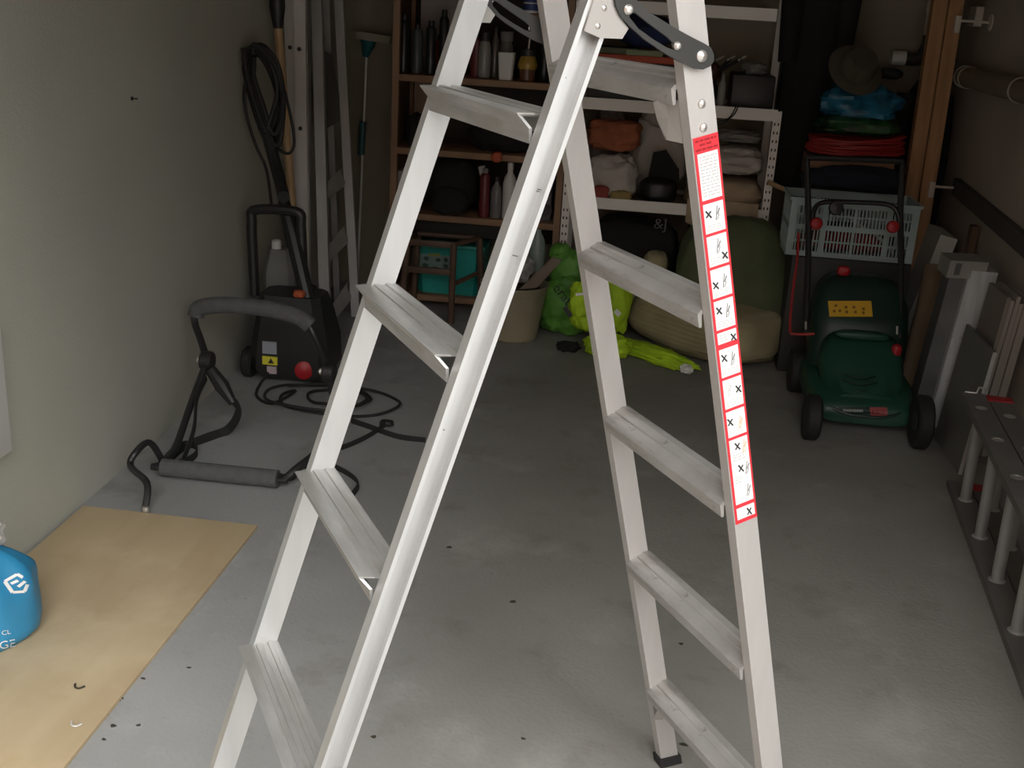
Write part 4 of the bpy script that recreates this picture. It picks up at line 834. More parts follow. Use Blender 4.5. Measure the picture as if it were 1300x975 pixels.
MB().blob(FL(872, 468, .022), (.055, .05, .04), 85, .2, 2.2, 4, rot('Z', 20) if False else 28, 16).build('reflective_cuff', m_reflect, hv)
P, Q = AY(717, 390, gq.y-.075), AY(725, 402, gq.y-.075); refl(P, Q, .010, 0).build('black_patch', m_ink, hv)
# big cushion
kc = FL(945, 476); cu = root('floor_cushion', (FL(880, 455).x, kc.y+.2, 0), 'large folded cushion, dark green above and ribbed khaki below, on the floor by the mower', 'cushion')
Lk, Rk = FL(795, 425), FL(945, 478)
dx = (Rk-Lk); dx.z = 0; ln_ = dx.length+.10; ang = math.degrees(math.atan2(dx.y, dx.x))
Rz = rot('Z', ang); cen = (Lk+Rk)/2+Rz @ V((.03, .20, 0))
MB().blob((cen.x-.065, cen.y-.01, .13), (ln_-.08, .44, .26), 91, .04, 3.4, 3, 48, 30, Rz).build('ribbed_base', m_khaki, cu, ang=80)
cg = AY(925, 350, cen.y+.1); MB().blob((cg.x+.035, cen.y+.07, cg.z-.075), (.52, .44, .70), 92, .05, 2.9, 3, 48, 32, rot('Y', -8) @ rot('X', -8), flat=False).build('green_cover', m_olive, cu, ang=80)
mb = MB(); c = AY(832, 335, cen.y+.10); mb.blob(c, (.11, .14, .12), 93, .06, 2.6); mb.build('ribbed_corner', m_khaki, cu, ang=80)
# ================================================================== LAWN MOWER
mY = FL(1085, 552).y; mxl, mxr = AY(1042, 545, mY).x, AY(1148, 552, mY).x; mc = (mxl+mxr)/2
mo = root('lawn_mower', (mc, mY+.3, 0), 'dark green electric lawn mower with black folding handle and yellow warning sticker', 'lawn mower')
def msec(Y, hw, z0, z1, e=4., n=28, xo=0):
    out = []
    for i in range(n):
        a = 2*math.pi*i/n; ca, sa = math.cos(a), math.sin(a); k = 2/e
        out.append(V((mc+xo+hw*math.copysign(abs(ca)**k, ca), Y, (z0+z1)/2+(z1-z0)/2*math.copysign(abs(sa)**k, sa))))
    return out
mz = lambda y, dY: AY(1085, y, mY+dY).z
deck = MB(); deck.loft([msec(mY, .155, .045, .10), msec(mY+.02, .175, .04, .125), msec(mY+.10, .19, .04, .15), msec(mY+.2, .205, .04, .17), msec(mY+.42, .205, .05, .18), msec(mY+.5, .18, .06, .18)]); dk = deck.build('deck', m_mower, mo, ang=50)
hood = MB(); hood.loft([msec(mY+.045, .09, .11, .15, 2.6), msec(mY+.07, .125, .10, mz(500, .07), 2.6), msec(mY+.14, .15, .1, mz(470, .14), 2.8), msec(mY+.22, .16, .1, mz(435, .22), 3), msec(mY+.28, .155, .1, mz(418, .28), 3), msec(mY+.31, .13, .1, mz(420, .31), 3)]); hood.build('motor_hood', m_mower, mo, ang=60)
gb2 = MB(); gb2.loft([msec(mY+.29, .15, .1, mz(412, .29), 4), msec(mY+.32, .185, .08, mz(400, .32), 4), msec(mY+.38, .19, .08, mz(366, .38), 4), msec(mY+.42, .18, .08, mz(350, .42), 4), msec(mY+.58, .165, .08, mz(350, .42)-.02, 4), msec(mY+.62, .12, .12, mz(352, .42)-.06, 4)]); gbo = gb2.build('grass_box', m_mowerdk, mo, ang=60)
gr_ = MB(); P = AY(1085, 425, mY+.20); gr_.blob((mc-.01, mY+.235, mz(425, .235)), (.20, .05, .035), 3, .02, 3, flat=False); gr_.build('hood_grip', m_mower, mo)
vent = MB()
for y, w_ in ((478, .10), (486, .11), (494, .105)):
    q = AY(1092, y, mY+.085-.0*(y-478)); vent.tube(spline([V((q.x-w_*.6, q.y+.02, q.z)), V((q.x, q.y-.008, q.z-.006)), V((q.x+w_*.6, q.y+.02, q.z))], 5), .0035, 6)
vent.build('vent_ribs', m_mowerdk, mo)
bp_ = MB(); bp_.tube(spline([V((mc-.13, mY+.008, .10)), V((mc-.06, mY-.012, .083)), V((mc+.06, mY-.012, .083)), V((mc+.13, mY+.008, .10))], 6), .006, 8); bp_.build('bumper_ridge', m_mowerdk, mo)
for (x, y), sgn in (((1028, 561), -1), ((1166, 572), 1)):
    q = FL(x, y); r = .085 if sgn < 0 else .1; q = V((q.x, q.y+.035, r))
    wh = MB().lathe([(r*.35, -.024), (r*.9, -.027), (r, -.019), (r, .019), (r*.9, .027), (r*.35, .024)], q, 28, rot('Y', 90)).build('front_wheel', m_rubber, mo)
    MB().lathe([(r*.34, -.026), (r*.3, .026)], q, 14, rot('Y', 90)).build('hub', m_darkgrey, wh)
    q2 = V((q.x-.01*sgn, mY+.46, .09)); MB().lathe([(.03, -.03), (.085, -.032), (.09, -.022), (.09, .022), (.085, .032), (.03, .03)], q2, 24, rot('Y', 90)).build('rear_wheel', m_rubber, mo)
def decal(x0, y0, x1, y1, name, mat, src, par, label=None, skew=0, off=.002, n=6):
    mb = MB(); rows = []
    for j in range(n+1):
        for i in range(n+1): rows.append(AY(x0+(x1-x0)*i/n+skew*j/n, y0+(y1-y0)*j/n, mY+.02))
    mb.add(rows, [[j*(n+1)+i, j*(n+1)+i+1, (j+1)*(n+1)+i+1, (j+1)*(n+1)+i] for j in range(n) for i in range(n)])
    t = BVHTree.FromPolygons([tuple(v) for v in src.v], src.f); out = []
    for v in mb.v:
        d = (v-CAM).normalized(); h = t.ray_cast(CAM, d); out.append(h[0]-d*off if h[0] is not None else v)
    mb.v = out; return mb.build(name, mat, par, label, ang=80)
ys = decal(1051, 382, 1106, 402, 'warning_sticker', m_yellow, gb2, gbo, 'yellow warning sticker', 2)
for x, y in ((1061, 388), (1059, 395), (1066, 394.5), (1074, 390), (1084, 390), (1075, 396), (1096, 392), (1096, 397), (1086, 396)): decal(x-1.6, y-1.6, x+1.8, y+1.6, 'sticker_mark', M('brown_ink', (.22, .11, .01), .6), gb2, gbo, off=.0035, n=1)
decal(1104, 517, 1126, 528, 'model_badge', M('dull_red_badge', (.36, .07, .07), .5), deck, dk, 'small dull red badge', 1)
decal(1065, 517, 1103, 526, 'name_plate', m_mowerdk, deck, dk, None, 3)
x = 1070
for w_ in (4.2, 3, 2.6, 1.6, 2.8, 2.6, 2.6, 1.8): decal(x, 519.5+(x-1070)*.02, x+w_, 523, 'name_letter', M('pale_letter', (.38, .42, .40), .5), deck, dk, off=.0035, n=1); x += w_+.6
for x, w_ in ((1107, 3), (1111.5, 5), (1118, 5)): decal(x, 521, x+w_, 526, 'badge_mark', M('deep_red_ink', (.20, .012, .015), .5), deck, dk, off=.0035, n=1)
# handle
hY0, hY1 = mY+.30, mY+.62
HL = [AY(1022, 425, hY0), AY(1026, 330, mY+.46), AY(1026, 262, mY+.56), AY(1024, 200, hY1)]; HR = [AY(1141, 430, hY0), AY(1144, 335, mY+.46), AY(1143, 268, mY+.56), AY(1146, 205, hY1)]
for P in (HL, HR): MB().tube(spline(P, 5), .0125, 10).build('handle_upright', m_blackpaint, mo)
MB().tube(spline([AY(1031, 285, mY+.53), AY(1034, 266, mY+.55), AY(1046, 257, mY+.56), AY(1090, 257, mY+.56), AY(1128, 260, mY+.56), AY(1140, 272, mY+.55), AY(1142, 290, mY+.53)], 6), .010, 10).build('handle_arch', m_blackpaint, mo)
rod(MB(), HL[3], HR[3], .012).build('handle_bar', m_blackpaint, mo)
for x, y in ((1036, 284), (1133, 288)): MB().lathe([(.022, 0), (.026, .008), (.022, .022), (.010, .027), (0, .027)], AY(x, y, mY+.53), 14, basis((0, -1, .2))).build('wing_knob', m_redp, mo)
MB().lathe([(.026, 0), (.030, .01), (.026, .022), (0, .026)], AY(1061, 264, mY+.55), 14, basis((0, -1, .2))).build('cable_boss', m_black, mo)
for x, y in ((1023, 412), (1139, 418)): rod(MB(), AY(x, y-4, hY0-.02), AY(x, y+6, hY0-.02), .005).build('handle_bolt', m_rivet, mo)
MB().blob(AY(1138, 445, mY+.22), (.035, .03, .05), 4, .08, 2.6, flat=False).build('height_lever', m_redp, mo)
MB().blob(AY(1071, 344, mY+.43), (.05, .03, .04), 5, .06, 3, flat=False).build('box_catch', m_redp, mo)
MB().tube(spline([AY(1014, 296, mY+.52), AY(1012, 330, mY+.45), AY(1006, 375, mY+.36), AY(1003, 418, mY+.27), AY(1010, 424, mY+.25), AY(1034, 424, mY+.24)], 6), .0055, 7).build('mains_cable', m_redcable, mo)
# ================================================================== BEHIND THE MOWER
kY = mY+.74; zk = AY(1075, 329, kY).z; kx0, kx1 = AY(996, 325, kY).x, AY(1158, 330, kY).x
MB().bx(kx0+.03, kx1+.0, kY-.02, kY+.62, 0, zk-.001, .006).build('storage_chest', m_darkgrey, label='dark grey chest under the pale blue crate behind the mower', cat='chest')
kz1 = AY(1075, 256, kY).z; ck = root('slatted_crate', ((kx0+kx1)/2, kY+.13, zk), 'pale blue slatted plastic crate on the dark chest behind the mower', 'crate')
kd = .26
for nm, y in (('front_wall', kY), ('rear_wall', kY+kd-.006)):
    mb = MB(); hh = kz1-zk
    for z_, h_ in ((zk, .022), (zk+hh*.47, .022), (kz1-.03, .03), (zk+hh*.26, .007), (zk+hh*.72, .007)): mb.bx(kx0, kx1, y, y+.005, z_, z_+h_)
    for x_, w_ in ((kx0, .03), (kx1-.03, .03), (kx0+(kx1-kx0)*.5, .012), (kx0+(kx1-kx0)*.75, .025), (kx0+(kx1-kx0)*.25, .025)): mb.bx(x_, x_+w_, y+.0002, y+.0052, zk, kz1)
    k = 0
    while kx0+.034+k*.0145 < kx1-.03: x_ = kx0+.034+k*.0145; mb.bx(x_, x_+.0055, y+.0004, y+.0054, zk+.01, kz1-.01); k += 1
    mb.build(nm, m_crate, ck)
for x_ in (kx0, kx1-.006):
    mb = MB()
    for z_, h_ in ((zk, .022), (zk+hh*.47, .022), (kz1-.03, .03)): mb.bx(x_, x_+.005, kY+.005, kY+kd-.006, z_, z_+h_)
    k = 0
    while .012+k*.0145 < kd-.02: mb.bx(x_+.0002, x_+.0052, kY+.012+k*.0145, kY+.0175+k*.0145, zk, kz1); k += 1
    mb.build('side_wall', m_crate, ck)
MB().bx(kx0+.006, kx1-.006, kY+.006, kY+kd-.007, zk+.001, zk+.008).build('base', m_crate, ck)
mb = MB()
mb.bx(kx0-.008, kx1+.008, kY-.008, kY, kz1-.008, kz1+.004); mb.bx(kx0-.008, kx1+.008, kY+kd, kY+kd+.008, kz1-.008, kz1+.004); mb.bx(kx0-.008, kx0, kY, kY+kd, kz1-.008, kz1+.004); mb.bx(kx1, kx1+.008, kY, kY+kd, kz1-.008, kz1+.004); mb.build('rim', m_crate, ck)
MB().blob((AY(1075, 320, kY+.1).x, kY+.12, zk+.06), (.34, .14, .10), 95, .1, 2.6).build('red_cloth', M('crimson_cloth', (.30, .04, .05), .9), label='crimson cloth lying inside the pale blue crate', cat='cloth')
MB().blob((AY(1018, 325, kY+.1).x, kY+.08, zk+.045), (.035, .07, .07), 96, .1, 2.6).build('pink_pot', M('dull_pink', (.35, .16, .16), .7), label='dull pink pot in the corner of the pale blue crate', cat='pot')
wt = MB(); wt.tube([V((AY(1075, 272, kY+.03).x, kY+.03, kz1-.06)), V((AY(1098, 290, kY+.03).x, kY+.03, zk+.13))], .008, 8); wt.tube([V((AY(1112, 300, kY+.03).x, kY+.03, zk+.11)), V((AY(1134, 322, kY+.03).x, kY+.03, zk+.03))], .008, 8)
wt.build('white_rods', M('greyish_rod', (.55, .55, .53), .5), label='pale rods lying inside the pale blue crate', cat='rods', kind='stuff')
# stack behind the crate
bY = kY+.29
zz0, zz1 = zk, AY(1085, 232, bY).z
MB().bx(kx0+.07, kx1-.03, bY, bY+.30, zk+.0005, zz1, .005).build('storage_box', M('near_black_box', (.014, .014, .015), .7), label='near-black storage box standing behind the pale blue crate', cat='box')
nv = MB(); c = AY(1080, 240, bY-.04); nv.blob((c.x, bY-.06, (kz1+AY(1080, 222, bY-.06).z)/2+.028), (.44, .11, AY(1080, 222, bY-.06).z-kz1+.02), 97, .12, 2.3, 3, 36, 20, fold=.02); nv.build('navy_jacket', m_navy, label='navy jacket bundled on the crate rim below the brown carton', cat='jacket')
A, B = AY(1029, 200, bY), AY(1132, 232, bY); cz1 = A.z
MB().bx(A.x, B.x, bY, bY+.26, zz1+.0005, cz1, .003).build('carton', m_brownbox, label='reddish brown carton under the red cable coil', cat='box')
rc_ = MB(); pts = []; cc = V((AY(1085, 195, bY+.12).x, bY+.13, cz1+.012)); hwid = (AY(1152, 195, bY).x-AY(1018, 195, bY).x)/2
rnd = random.Random(11)
for k in range(150):
    a = k*.55; pts.append(cc+V((hwid*(.97-.12*rnd.random())*math.cos(a), .13*(.95-.35*rnd.random())*math.sin(a), .004+.06*k/150+.01*rnd.random()+.025*max(0, math.cos(a))*k/150)))
rc_.tube(spline(pts, 3), .006, 6); rc_.build('cable_coil', m_redcable, label='flat coil of bright red extension cable on the brown carton', cat='cable')
ctop = cz1+.095
cb = root('compost_bag', (AY(1092, 170, bY+.1).x, bY+.14, ctop), 'shiny blue and green printed compost bag lying on the red cable coil', 'bag')
A, B = AY(1040, 120, bY+.1), AY(1142, 175, bY+.1)
MB().blob(((A.x+B.x)/2, bY+.14, ctop+.045), (B.x-A.x, .24, .09), 98, .08, 2.8, 3, 36, 20).build('green_half', m_greenbag, cb); MB().blob(((A.x+B.x)/2+.0, bY+.15, ctop+.14), ((B.x-A.x)*.92, .20, .16), 99, .14, 2.4, 4, 36, 22, flat=False).build('blue_half', m_bluebag, cb)
ht = root('sun_hat', (AY(1090, 100, bY+.12).x, bY+.12, ctop+.19), 'dark khaki brimmed hat resting on the blue compost bag', 'hat'); c = AY(1088, 88, bY+.06)
Rh = rot('X', 52) @ rot('Y', 14); MB().lathe([(.078, .0), (.076, .055), (.062, .08), (0, .086)], c+V((0, .02, 0)), 22, Rh).build('crown', m_hat, ht); MB().lathe([(.076, .0), (.122, -.012), (.124, -.008), (.078, .006)], c+V((0, .02, 0)), 26, Rh).build('brim', m_hat, ht)
# coats on the back wall
def coat(name, x0, x1, y1, label, mat, seed, Y=5.66, ztop_=1.95, taper=.55, px_top=None):
    A, B = AY(x0, y1, Y), AY(x1, y1, Y); cx = (A.x+B.x)/2; hw = (B.x-A.x)/2; zb = A.z; secs = []
    rt = root(name, (cx, Y, zb), label, 'coat')
    for k in range(16):
        t = k/15; z = zb+(ztop_-zb)*t; w_ = hw*(1-(1-taper)*max(0, t-.55)/.45) if t < .96 else hw*taper*.6; row = []
        for i in range(40):
            a = 2*math.pi*i/40; f = 1+.10*math.sin(a*9+seed+t*1.5)*(1-t*.5)
            row.append(V((cx+w_*math.cos(a)*(1+.03*math.sin(t*9)), Y-.01+.065*f*math.sin(a), z)))
        secs.append(row)
    MB().loft(secs).build('coat_body', mat, rt, ang=70)
    for sd in (-1, 1): MB().tube([V((cx+sd*hw*.7, Y-.05, ztop_-.06)), V((cx+sd*hw*.92, Y-.06, ztop_-.35)), V((cx+sd*hw*.88, Y-.07, ztop_-.68))], [.05, .055, .042], 10).build('sleeve', mat, rt, ang=70)
    MB().tube(spline([V((cx, YB-.001, ztop_+.02)), V((cx, Y+.01, ztop_+.015)), V((cx, Y-.01, ztop_-.02))], 4), .006, 6).build('coat_hook', m_steel, rt)
coat('hanging_coat', 972, 1046, 235, 'long black coat hanging on the back wall beside the white rack', m_blackcloth, 1, 5.60, 1.95, .6)
coat('hanging_jacket', 1108, 1168, 320, 'black jacket hanging low on the back wall next to the timber posts', m_blackcloth, 4, 5.62, AY(1140, 100, 5.62).z, .5)
MB().blob(V((AY(1130, 104, 5.6).x, 5.61, AY(1140, 100, 5.62).z+.02)), (.11, .06, .05), 7, .1, 2.4).build('cap', m_black, label='black cap resting on the shoulders of the low black jacket', cat='cap')
# dark coat shape under the rack right of post
MB().blob((AY(1010, 225, 5.55).x, 5.58, AY(1010, 225, 5.55).z), (.16, .14, .24), 8, .1, 2.6).build('grey_bundle', M('murky_grey_cloth', (.06, .058, .052), .9), label='murky grey cloth bundle between the rack post and the crate', cat='cloth') if False else None
# waste pipe on the back wall
wpY = YB-.05; pp = root('waste_pipe', AY(1182, 60, wpY), 'pale waste pipe with dark elbow and white end cap on the back wall', 'pipe')
A, B = AY(1186, -60, wpY), AY(1179, 50, wpY); B.x = A.x = AY(1180, 40, wpY).x
rod(MB(), V((B.x, wpY, B.z)), V((B.x, wpY, 2.3)), .026, 14).build('vertical_pipe', m_pipe, pp); rod(MB(), V((B.x, wpY, AY(1180, 16, wpY).z)), V((B.x, wpY, AY(1180, 2, wpY).z)), .031, 14).build('collar', m_pipe, pp)
e_ = AY(1165, 75, wpY); MB().tube(spline([V((B.x, wpY, B.z+.02)), V((B.x, wpY, B.z-.03)), V((B.x-.03, wpY, e_.z)), V((AY(1148, 75, wpY).x, wpY, e_.z))], 6), .029, 12).build('elbow', m_copper, pp)
rod(MB(), V((B.x-.02, wpY, e_.z)), V((XR-.002, wpY, e_.z-.01)), .025, 12).build('horizontal_pipe', m_copper, pp)
rod(MB(), V((AY(1131, 75, wpY).x, wpY, e_.z)), V((AY(1149, 75, wpY).x, wpY, e_.z)), .033, 14).build('end_cap', m_whitep, pp)
# ================================================================== RIGHT SIDE
# timber posts standing in the back right corner
tg = 'brown timber posts in the back right corner'
tA, tB = AY(1205, 0, 5.30), AY(1172, 215, 5.25); td_ = (tA-tB).normalized(); base = tB-td_*(tB.z/td_.z)
wt_ = abs(AY(1196, 60, 5.3).x-AY(1178, 60, 5.3).x)
for k, lab_ in enumerate(('reddish brown timber post beside the back wall pipe', 'reddish brown timber post carrying the white metal brackets')):
    p0 = base+V(((wt_+.003)*(k-1), -.02*k, 0)); p1 = p0+td_*(2.25/td_.z); nx = V((1, 0, 0)); ny = V((0, 1, 0))
    MB().loft([[q, q+nx*wt_, q+nx*wt_+ny*.06, q+ny*.06] for q in (p0, p1)]).build('timber_post', m_timber, label=lab_, cat='timber', group=tg)
def wall_bracket(x, y, xr, yr, label):
    Y = 5.26; a, b = AY(x, y, Y-.03), AY(xr, yr, Y-.03); rt = root('wall_bracket', a, label, 'bracket')
    MB().bx(a.x-.012, a.x+.012, Y-.045, Y-.03, a.z-.05, a.z+.02, .003).build('back_plate', m_pipe, rt)
    b.x = min(b.x, XR-.012)
    rod(MB(), a+V((0, -.008, 0)), V((XR-.006, Y-.035, b.z)), .006).build('arm', m_pipe, rt)
    MB().lathe([(.034, 0), (.034, .004), (.02, .008), (0, .008)], V((XR-.0005, Y-.035, b.z)), 16, rot('Y', -90)).build('round_plate', m_pipe, rt)
wall_bracket(1216, 26, 1243, 28, 'white metal bracket high on the timber post'); wall_bracket(1183, 236, 1207, 238, 'white metal bracket halfway down the timber post')
A = AX(1237, 8, XR-.03); B = AX(1231, 33, XR-.03)
jb = MB(); jb.bx(XR-.035, XR-.0005, A.y-.06, A.y+.05, B.z, A.z, .004); jb.build('junction_box', m_pipe, label='grey plastic junction box on the brown-grey wall above a bracket', cat='junction box')
# duct on the right wall
a, b = AX(1225, 88, XR-.05), AX(1300, 112, XR-.05); d = (b-a).normalized(); dct = root('wall_duct', a, 'brown painted round duct with pale ring clips along the right wall', 'duct')
rd = .043; zc_ = (a.z+b.z)/2
rod(MB(), V((XR-.05, a.y+.02, a.z-.03)), V((XR-.05, 2.2, a.z-.03)), rd, 20).build('tube', m_wallpipe, dct)
for x, y in ((1226, 90), (1231, 91), (1296, 112)):
    q = AX(x, y, XR-.05); MB().lathe([(rd+.001, -.005), (rd+.005, -.004), (rd+.005, .004), (rd+.001, .005)], V((XR-.05, q.y, a.z-.03)), 20, rot('X', 90)).build('ring_clip', M('ring_grey', (.34, .30, .25), .6), dct)
# dark rail along the right wall
P, Q = AX(1213, 232, XR-.02), AX(1300, 305, XR-.02)
r_ = MB(); r_.loft([[V((XR-.0005, p.y, p.z+.02)), V((XR-.03, p.y, p.z+.02)), V((XR-.03, p.y, p.z-.05)), V((XR-.0005, p.y, p.z-.05))] for p in (P, P+(Q-P)*2.2)]); r_.build('wall_rail', M('dark_rail', (.07, .065, .058), .7), label='dark sloping rail fixed along the brown-grey wall', cat='rail')
def leaner(name, bot, top, wvec, th, mat, label, cat, group=None):
    """flat board: bottom point on the floor, top point against the wall, width vector, thickness along its own normal"""
    u = (top-bot); n = u.cross(wvec).normalized(); n = n if n.x < 0 else -n
    q = [bot, bot+wvec, top+wvec, top]; return MB().add(q+[p+n*th for p in q], [[0, 1, 2, 3], [7, 6, 5, 4], [0, 4, 5, 1], [1, 5, 6, 2], [2, 6, 7, 3], [3, 7, 4, 0]])
def up_to(bx_, by_, X, z): return V((X, by_, z))
# white slab behind everything
yw = 4.98
t0 = AY(1216, 304, yw); b0 = AY(1166, 470, yw)
mb = leaner('x', V((XR-.16, yw, .002)), V((t0.x+.0, yw, t0.z)), V((0, .28, 0)), .075, m_whitep, '', '')
mb.build('insulation_slab', M('off_white_slab', (.62, .61, .56), .8, var=.05), label='off-white insulation slab leaning at the wall behind the brown paper roll', cat='slab')
# brown roll
p_t, p_b = AY(1190, 338, 4.78), AY(1162, 475, 4.62); dr2 = (p_t-p_b).normalized(); p_b = p_b-dr2*((p_b.z-.002)/dr2.z)
rt = root('paper_roll', p_b, 'brown paper roll leaning beside the silver wrapped package', 'paper roll')
rr_ = .05; mb = MB(); mb.lathe([(rr_*1.25, .03), (rr_*1.1, .25), (rr_, (p_t-p_b).length*.7), (rr_, (p_t-p_b).length), (rr_*.8, (p_t-p_b).length), (rr_*.75, (p_t-p_b).length-.1), (0, (p_t-p_b).length-.1)], p_b, 20, basis(dr2)); mb.build('roll', m_roll, rt)
c = FL(1165, 485); MB().blob((c.x+.015, c.y+.10, .15), (.13, .16, .29), 101, .12, 2.4, 4, 36, 26, rot('Y', 12), fold=.03).build('dust_cloth', m_beigecloth, label='crumpled beige dust cloth at the foot of the brown paper roll', cat='cloth')
# silver wrapped package: two visible faces
sb0 = FL(1188, 543); yS = sb0.y; st0 = AY(1243, 345, yS+.02)
pk = root('wrapped_package', (sb0.x, yS, 0), 'long silver film wrapped package leaning upright against the right wall', 'package')
u_ = V((st0.x-sb0.x, .02, st0.z)); wS = .13; dS = .10
def obox(mb, o, u, a, b): q = [o, o+a, o+a+b, o+b]; return mb.add(q+[p+u for p in q], [[0, 1, 2, 3], [7, 6, 5, 4], [0, 4, 5, 1], [1, 5, 6, 2], [2, 6, 7, 3], [3, 7, 4, 0]])
o0 = V((sb0.x-wS*.25, yS, .002)); obox(MB(), o0, u_, V((wS*.78, .0, 0)), V((0, dS, 0))).build('film_front', m_wrap, pk)
obox(MB(), o0+V((-wS*.45, .03, .0)), u_*.98, V((wS*.44, 0, 0)), V((0, dS, 0))).build('film_side', m_wrapdk, pk)
for t_ in (.3, .58): obox(MB(), o0+u_*t_+V((-.0006, -.0012, 0)), u_*.012, V((wS*.78+.0012, 0, 0)), V((0, dS, 0))).build('tape_band', m_wrap, pk)
cp_ = MB(); obox(cp_, o0+u_*.93+V((-wS*.62, -.012, .012)), u_*.105, V((wS*1.1, .02, 0)), V((0, dS+.05, 0))); cp_.build('end_cap', m_cap, pk)
q = o0+u_*.95+V((-wS*.45, -.0136, .012)); MB().prism([(0, 0), (.022, 0), (.026, .045), (.004, .045)], q, (1, .18, 0), (0, 0, 1), .0008).build('end_print', M('dark_grey_print', (.12, .12, .12), .7), pk)
# thin pale strip beside it
b1 = FL(1162, 505); t1 = AY(1222, 330, b1.y+.15); mb = MB(); obox(mb, V((b1.x+.0, b1.y+.12, .002)), V((t1.x-b1.x-.02, .05, t1.z-.05)), V((.022, 0, 0)), V((0, .05, 0))); mb.build('wood_strip', M('pale_grey_strip', (.33, .31, .28), .7), label='thin pale strip leaning between the paper roll and silver package', cat='strip')
# grey board
bl_ = [FL(1194, 590), FL(1216, 602)]
bb = V((bl_[1].x, bl_[1].y, .001)); tt_ = AX(1261, 447, 1.25); slope = tt_-bb
mb = MB(); obox(mb, bb, slope, V((0, .36, 0)), V((.012, 0, 0))); gbd = mb.build('grey_board', m_slate, label='dark grey board leaning on the right wall beyond the lying ladder', cat='board')
mb = MB(); obox(mb, bb+V((-.001, -.004, 0)), slope, V((.014, 0, 0)), V((0, .004, 0))); mb.build('pale_edge', m_slatedge, gbd)
# stack of boards on edge against the wall
tc0 = AX(1280, 378, 1.30); sk = root('board_stack', (1.30, tc0.y+.1, 0), 'stack of taupe boards on edge leaning on the right wall above the lying ladder', 'boards')
m_panel = M('board_edge_taupe', (.33, .295, .255), .75, var=.12, scale=6, stretch=(6, 6, .5))
for k in range(6):
    dz_ = (.0, -.012, .006, -.02, .0, -.008)[k]; dy_ = (.0, .006, -.004, .004, -.006, .003)[k]
    mb = MB(); obox(mb, V((1.255+.0155*k, tc0.y+dy_, .001)), V((.042, 0, tc0.z+dz_)), V((0, .225, 0)), V((.0135, 0, 0))); mb.build('board', m_taupe if k == 0 else m_panel, sk)
a = AX(1228, 325, XR-.03); b = AX(1237, 288, XR-.03); mb = MB(); obox(mb, V((XR-.055, a.y-.02, .001)), V((.02, 0, b.z)), V((.026, 0, 0)), V((0, .05, 0))); mb.build('dark_batten', m_stool, label='dark wooden batten standing on end behind the silver package', cat='batten')
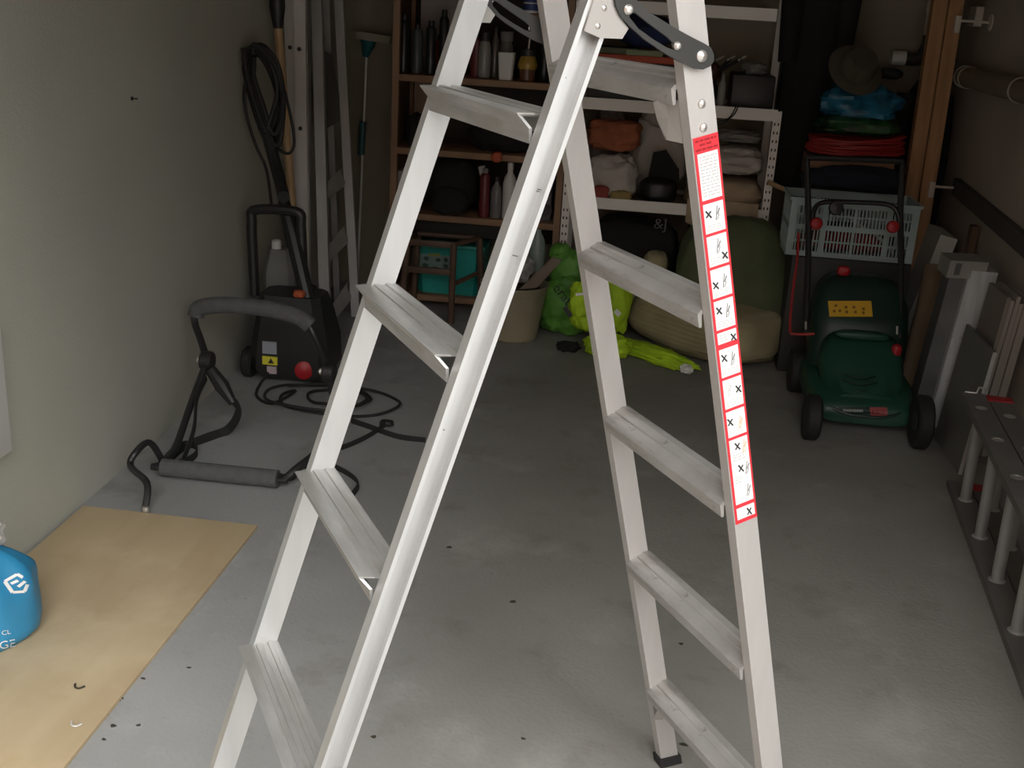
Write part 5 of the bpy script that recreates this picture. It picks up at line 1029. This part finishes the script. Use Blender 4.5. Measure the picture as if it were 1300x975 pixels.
# ---- aluminium ladder lying on its edge
b_f, b_n = FL(1201, 617), FL(1300, 890); dirL = (b_n-b_f).normalized(); ztp = .36
t_f = FL(1221, 497, ztp); t_n = FL(1303, 640, ztp)
ll = root('aluminium_ladder', b_f, 'double aluminium ladder lying on its side edge along the right wall', 'ladder')
offT = t_f-b_f; offT.z = 0; LEN = 2.35
acr = V((-dirL.y, dirL.x, 0));  acr = acr if acr.x > 0 else -acr
def lrail(o, nm='rail'):
    pr = [(0, 0), (.004, 0), (.004, .018), (.066, .018), (.066, 0), (.07, 0), (.07, .022), (0, .022)]
    mb = MB(); mb.loft([[q+acr*a+V((0, 0, 1))*b for a, b in pr] for q in (o, o+dirL*LEN)]); return mb.build(nm, M('weathered_aluminium', (.20, .195, .185), .55, .35, var=.12, scale=5), ll)
offL = offT
for k in range(2):
    sh = acr*.074*k+dirL*(.0 if k == 0 else .05)
    lrail(b_f+sh+V((0, 0, .0015))); lrail(b_f+offL+sh+V((0, 0, ztp-.022)))
    for j in range(8):
        s0 = .155+.28*j; a = b_f+sh+dirL*s0+acr*.035+V((0, 0, .022)); b = b_f+offL+sh+dirL*s0+acr*.035+V((0, 0, ztp-.005)); rg = rod(MB(), a, b, .017, 14).build('rung', m_aludull, ll)
        MB().lathe([(.024, 0), (.024, .002), (.018, .006), (.018, .008)], a, 14).build('rung_collar', m_aludull, rg)
        q = b_f+offL+sh+dirL*s0+acr*.035+V((0, 0, ztp+.0002)); MB().lathe([(.017, 0), (.019, .002), (.013, .003), (.013, .0005), (0, .0005)], q, 14).build('rung_end', m_zinc, rg)
    if k == 1:
        for zc2 in (.0015, ztp-.024):
            o = b_f+sh+(offL if zc2 > .1 else V((0, 0, 0)))+V((0, 0, zc2)); MB().loft([[q+acr*a+V((0, 0, b)) for a, b in ((-.003, 0), (.073, 0), (.073, .028), (-.003, .028))] for q in (o-dirL*.03, o+dirL*.015)]).build('end_cap', m_redp, ll)
hk = MB(); o = b_f+offL+V((0, 0, ztp)); hk.tube([o+acr*.01, o+acr*.045, o+acr*.05+V((0, 0, .02)), o+acr*.072+V((0, 0, .02)), o+acr*.075+V((0, 0, .0))], .004, 8); hk.build('guide_clip', m_zinc, ll)
# ================================================================== SMALL LITTER ON THE FLOOR
rnd = random.Random(21)
spots = [(136, 907, 5), (150, 890, 4), (143, 922, 6), (176, 921, 4), (132, 939, 4), (155, 887, 3), (182, 862, 4), (570, 695, 5), (651, 764, 6), (664, 938, 4), (865, 818, 4), (240, 848, 3), (945, 742, 5), (475, 936, 5), (868, 946, 7)]
names_ = ('next to the plywood edge', 'out on the open concrete')
for x, y, r in spots:
    p = FL(x, y); m_ = r*p.y/FPX*.5+.001; a0 = rnd.uniform(0, 6)
    pts = [(m_*(1.3 if i % 2 else .7)*math.cos(a0+i*.9)*1.4, m_*(1.1 if i % 3 else .6)*math.sin(a0+i*.9)) for i in range(7)]
    MB().prism(pts, V((p.x, p.y, .0006)), (1, 0, .02), (0, 1, .03), .0016).build('leaf_scrap', m_leaf, label='tiny dark dry leaf scrap '+names_[0 if x < 260 else 1], cat='leaf', group='dry leaf scraps on the floor')
for x, y, sx in ((100, 873, 1), (96, 921, 0)):
    p = FL(x, y, yb+.001); mb = MB(); mb.tube(spline([p+V((-.012, .008, .003)), p+V((-.006, -.004, .003)), p+V((.004, -.006, .003)), p+V((.012, .004, .003))], 4), .0022, 6); mb.build('twig', m_leaf if sx else m_clear, label='curled dark twig lying on the plywood' if sx else 'pale fleck of debris lying on the plywood', cat='debris')
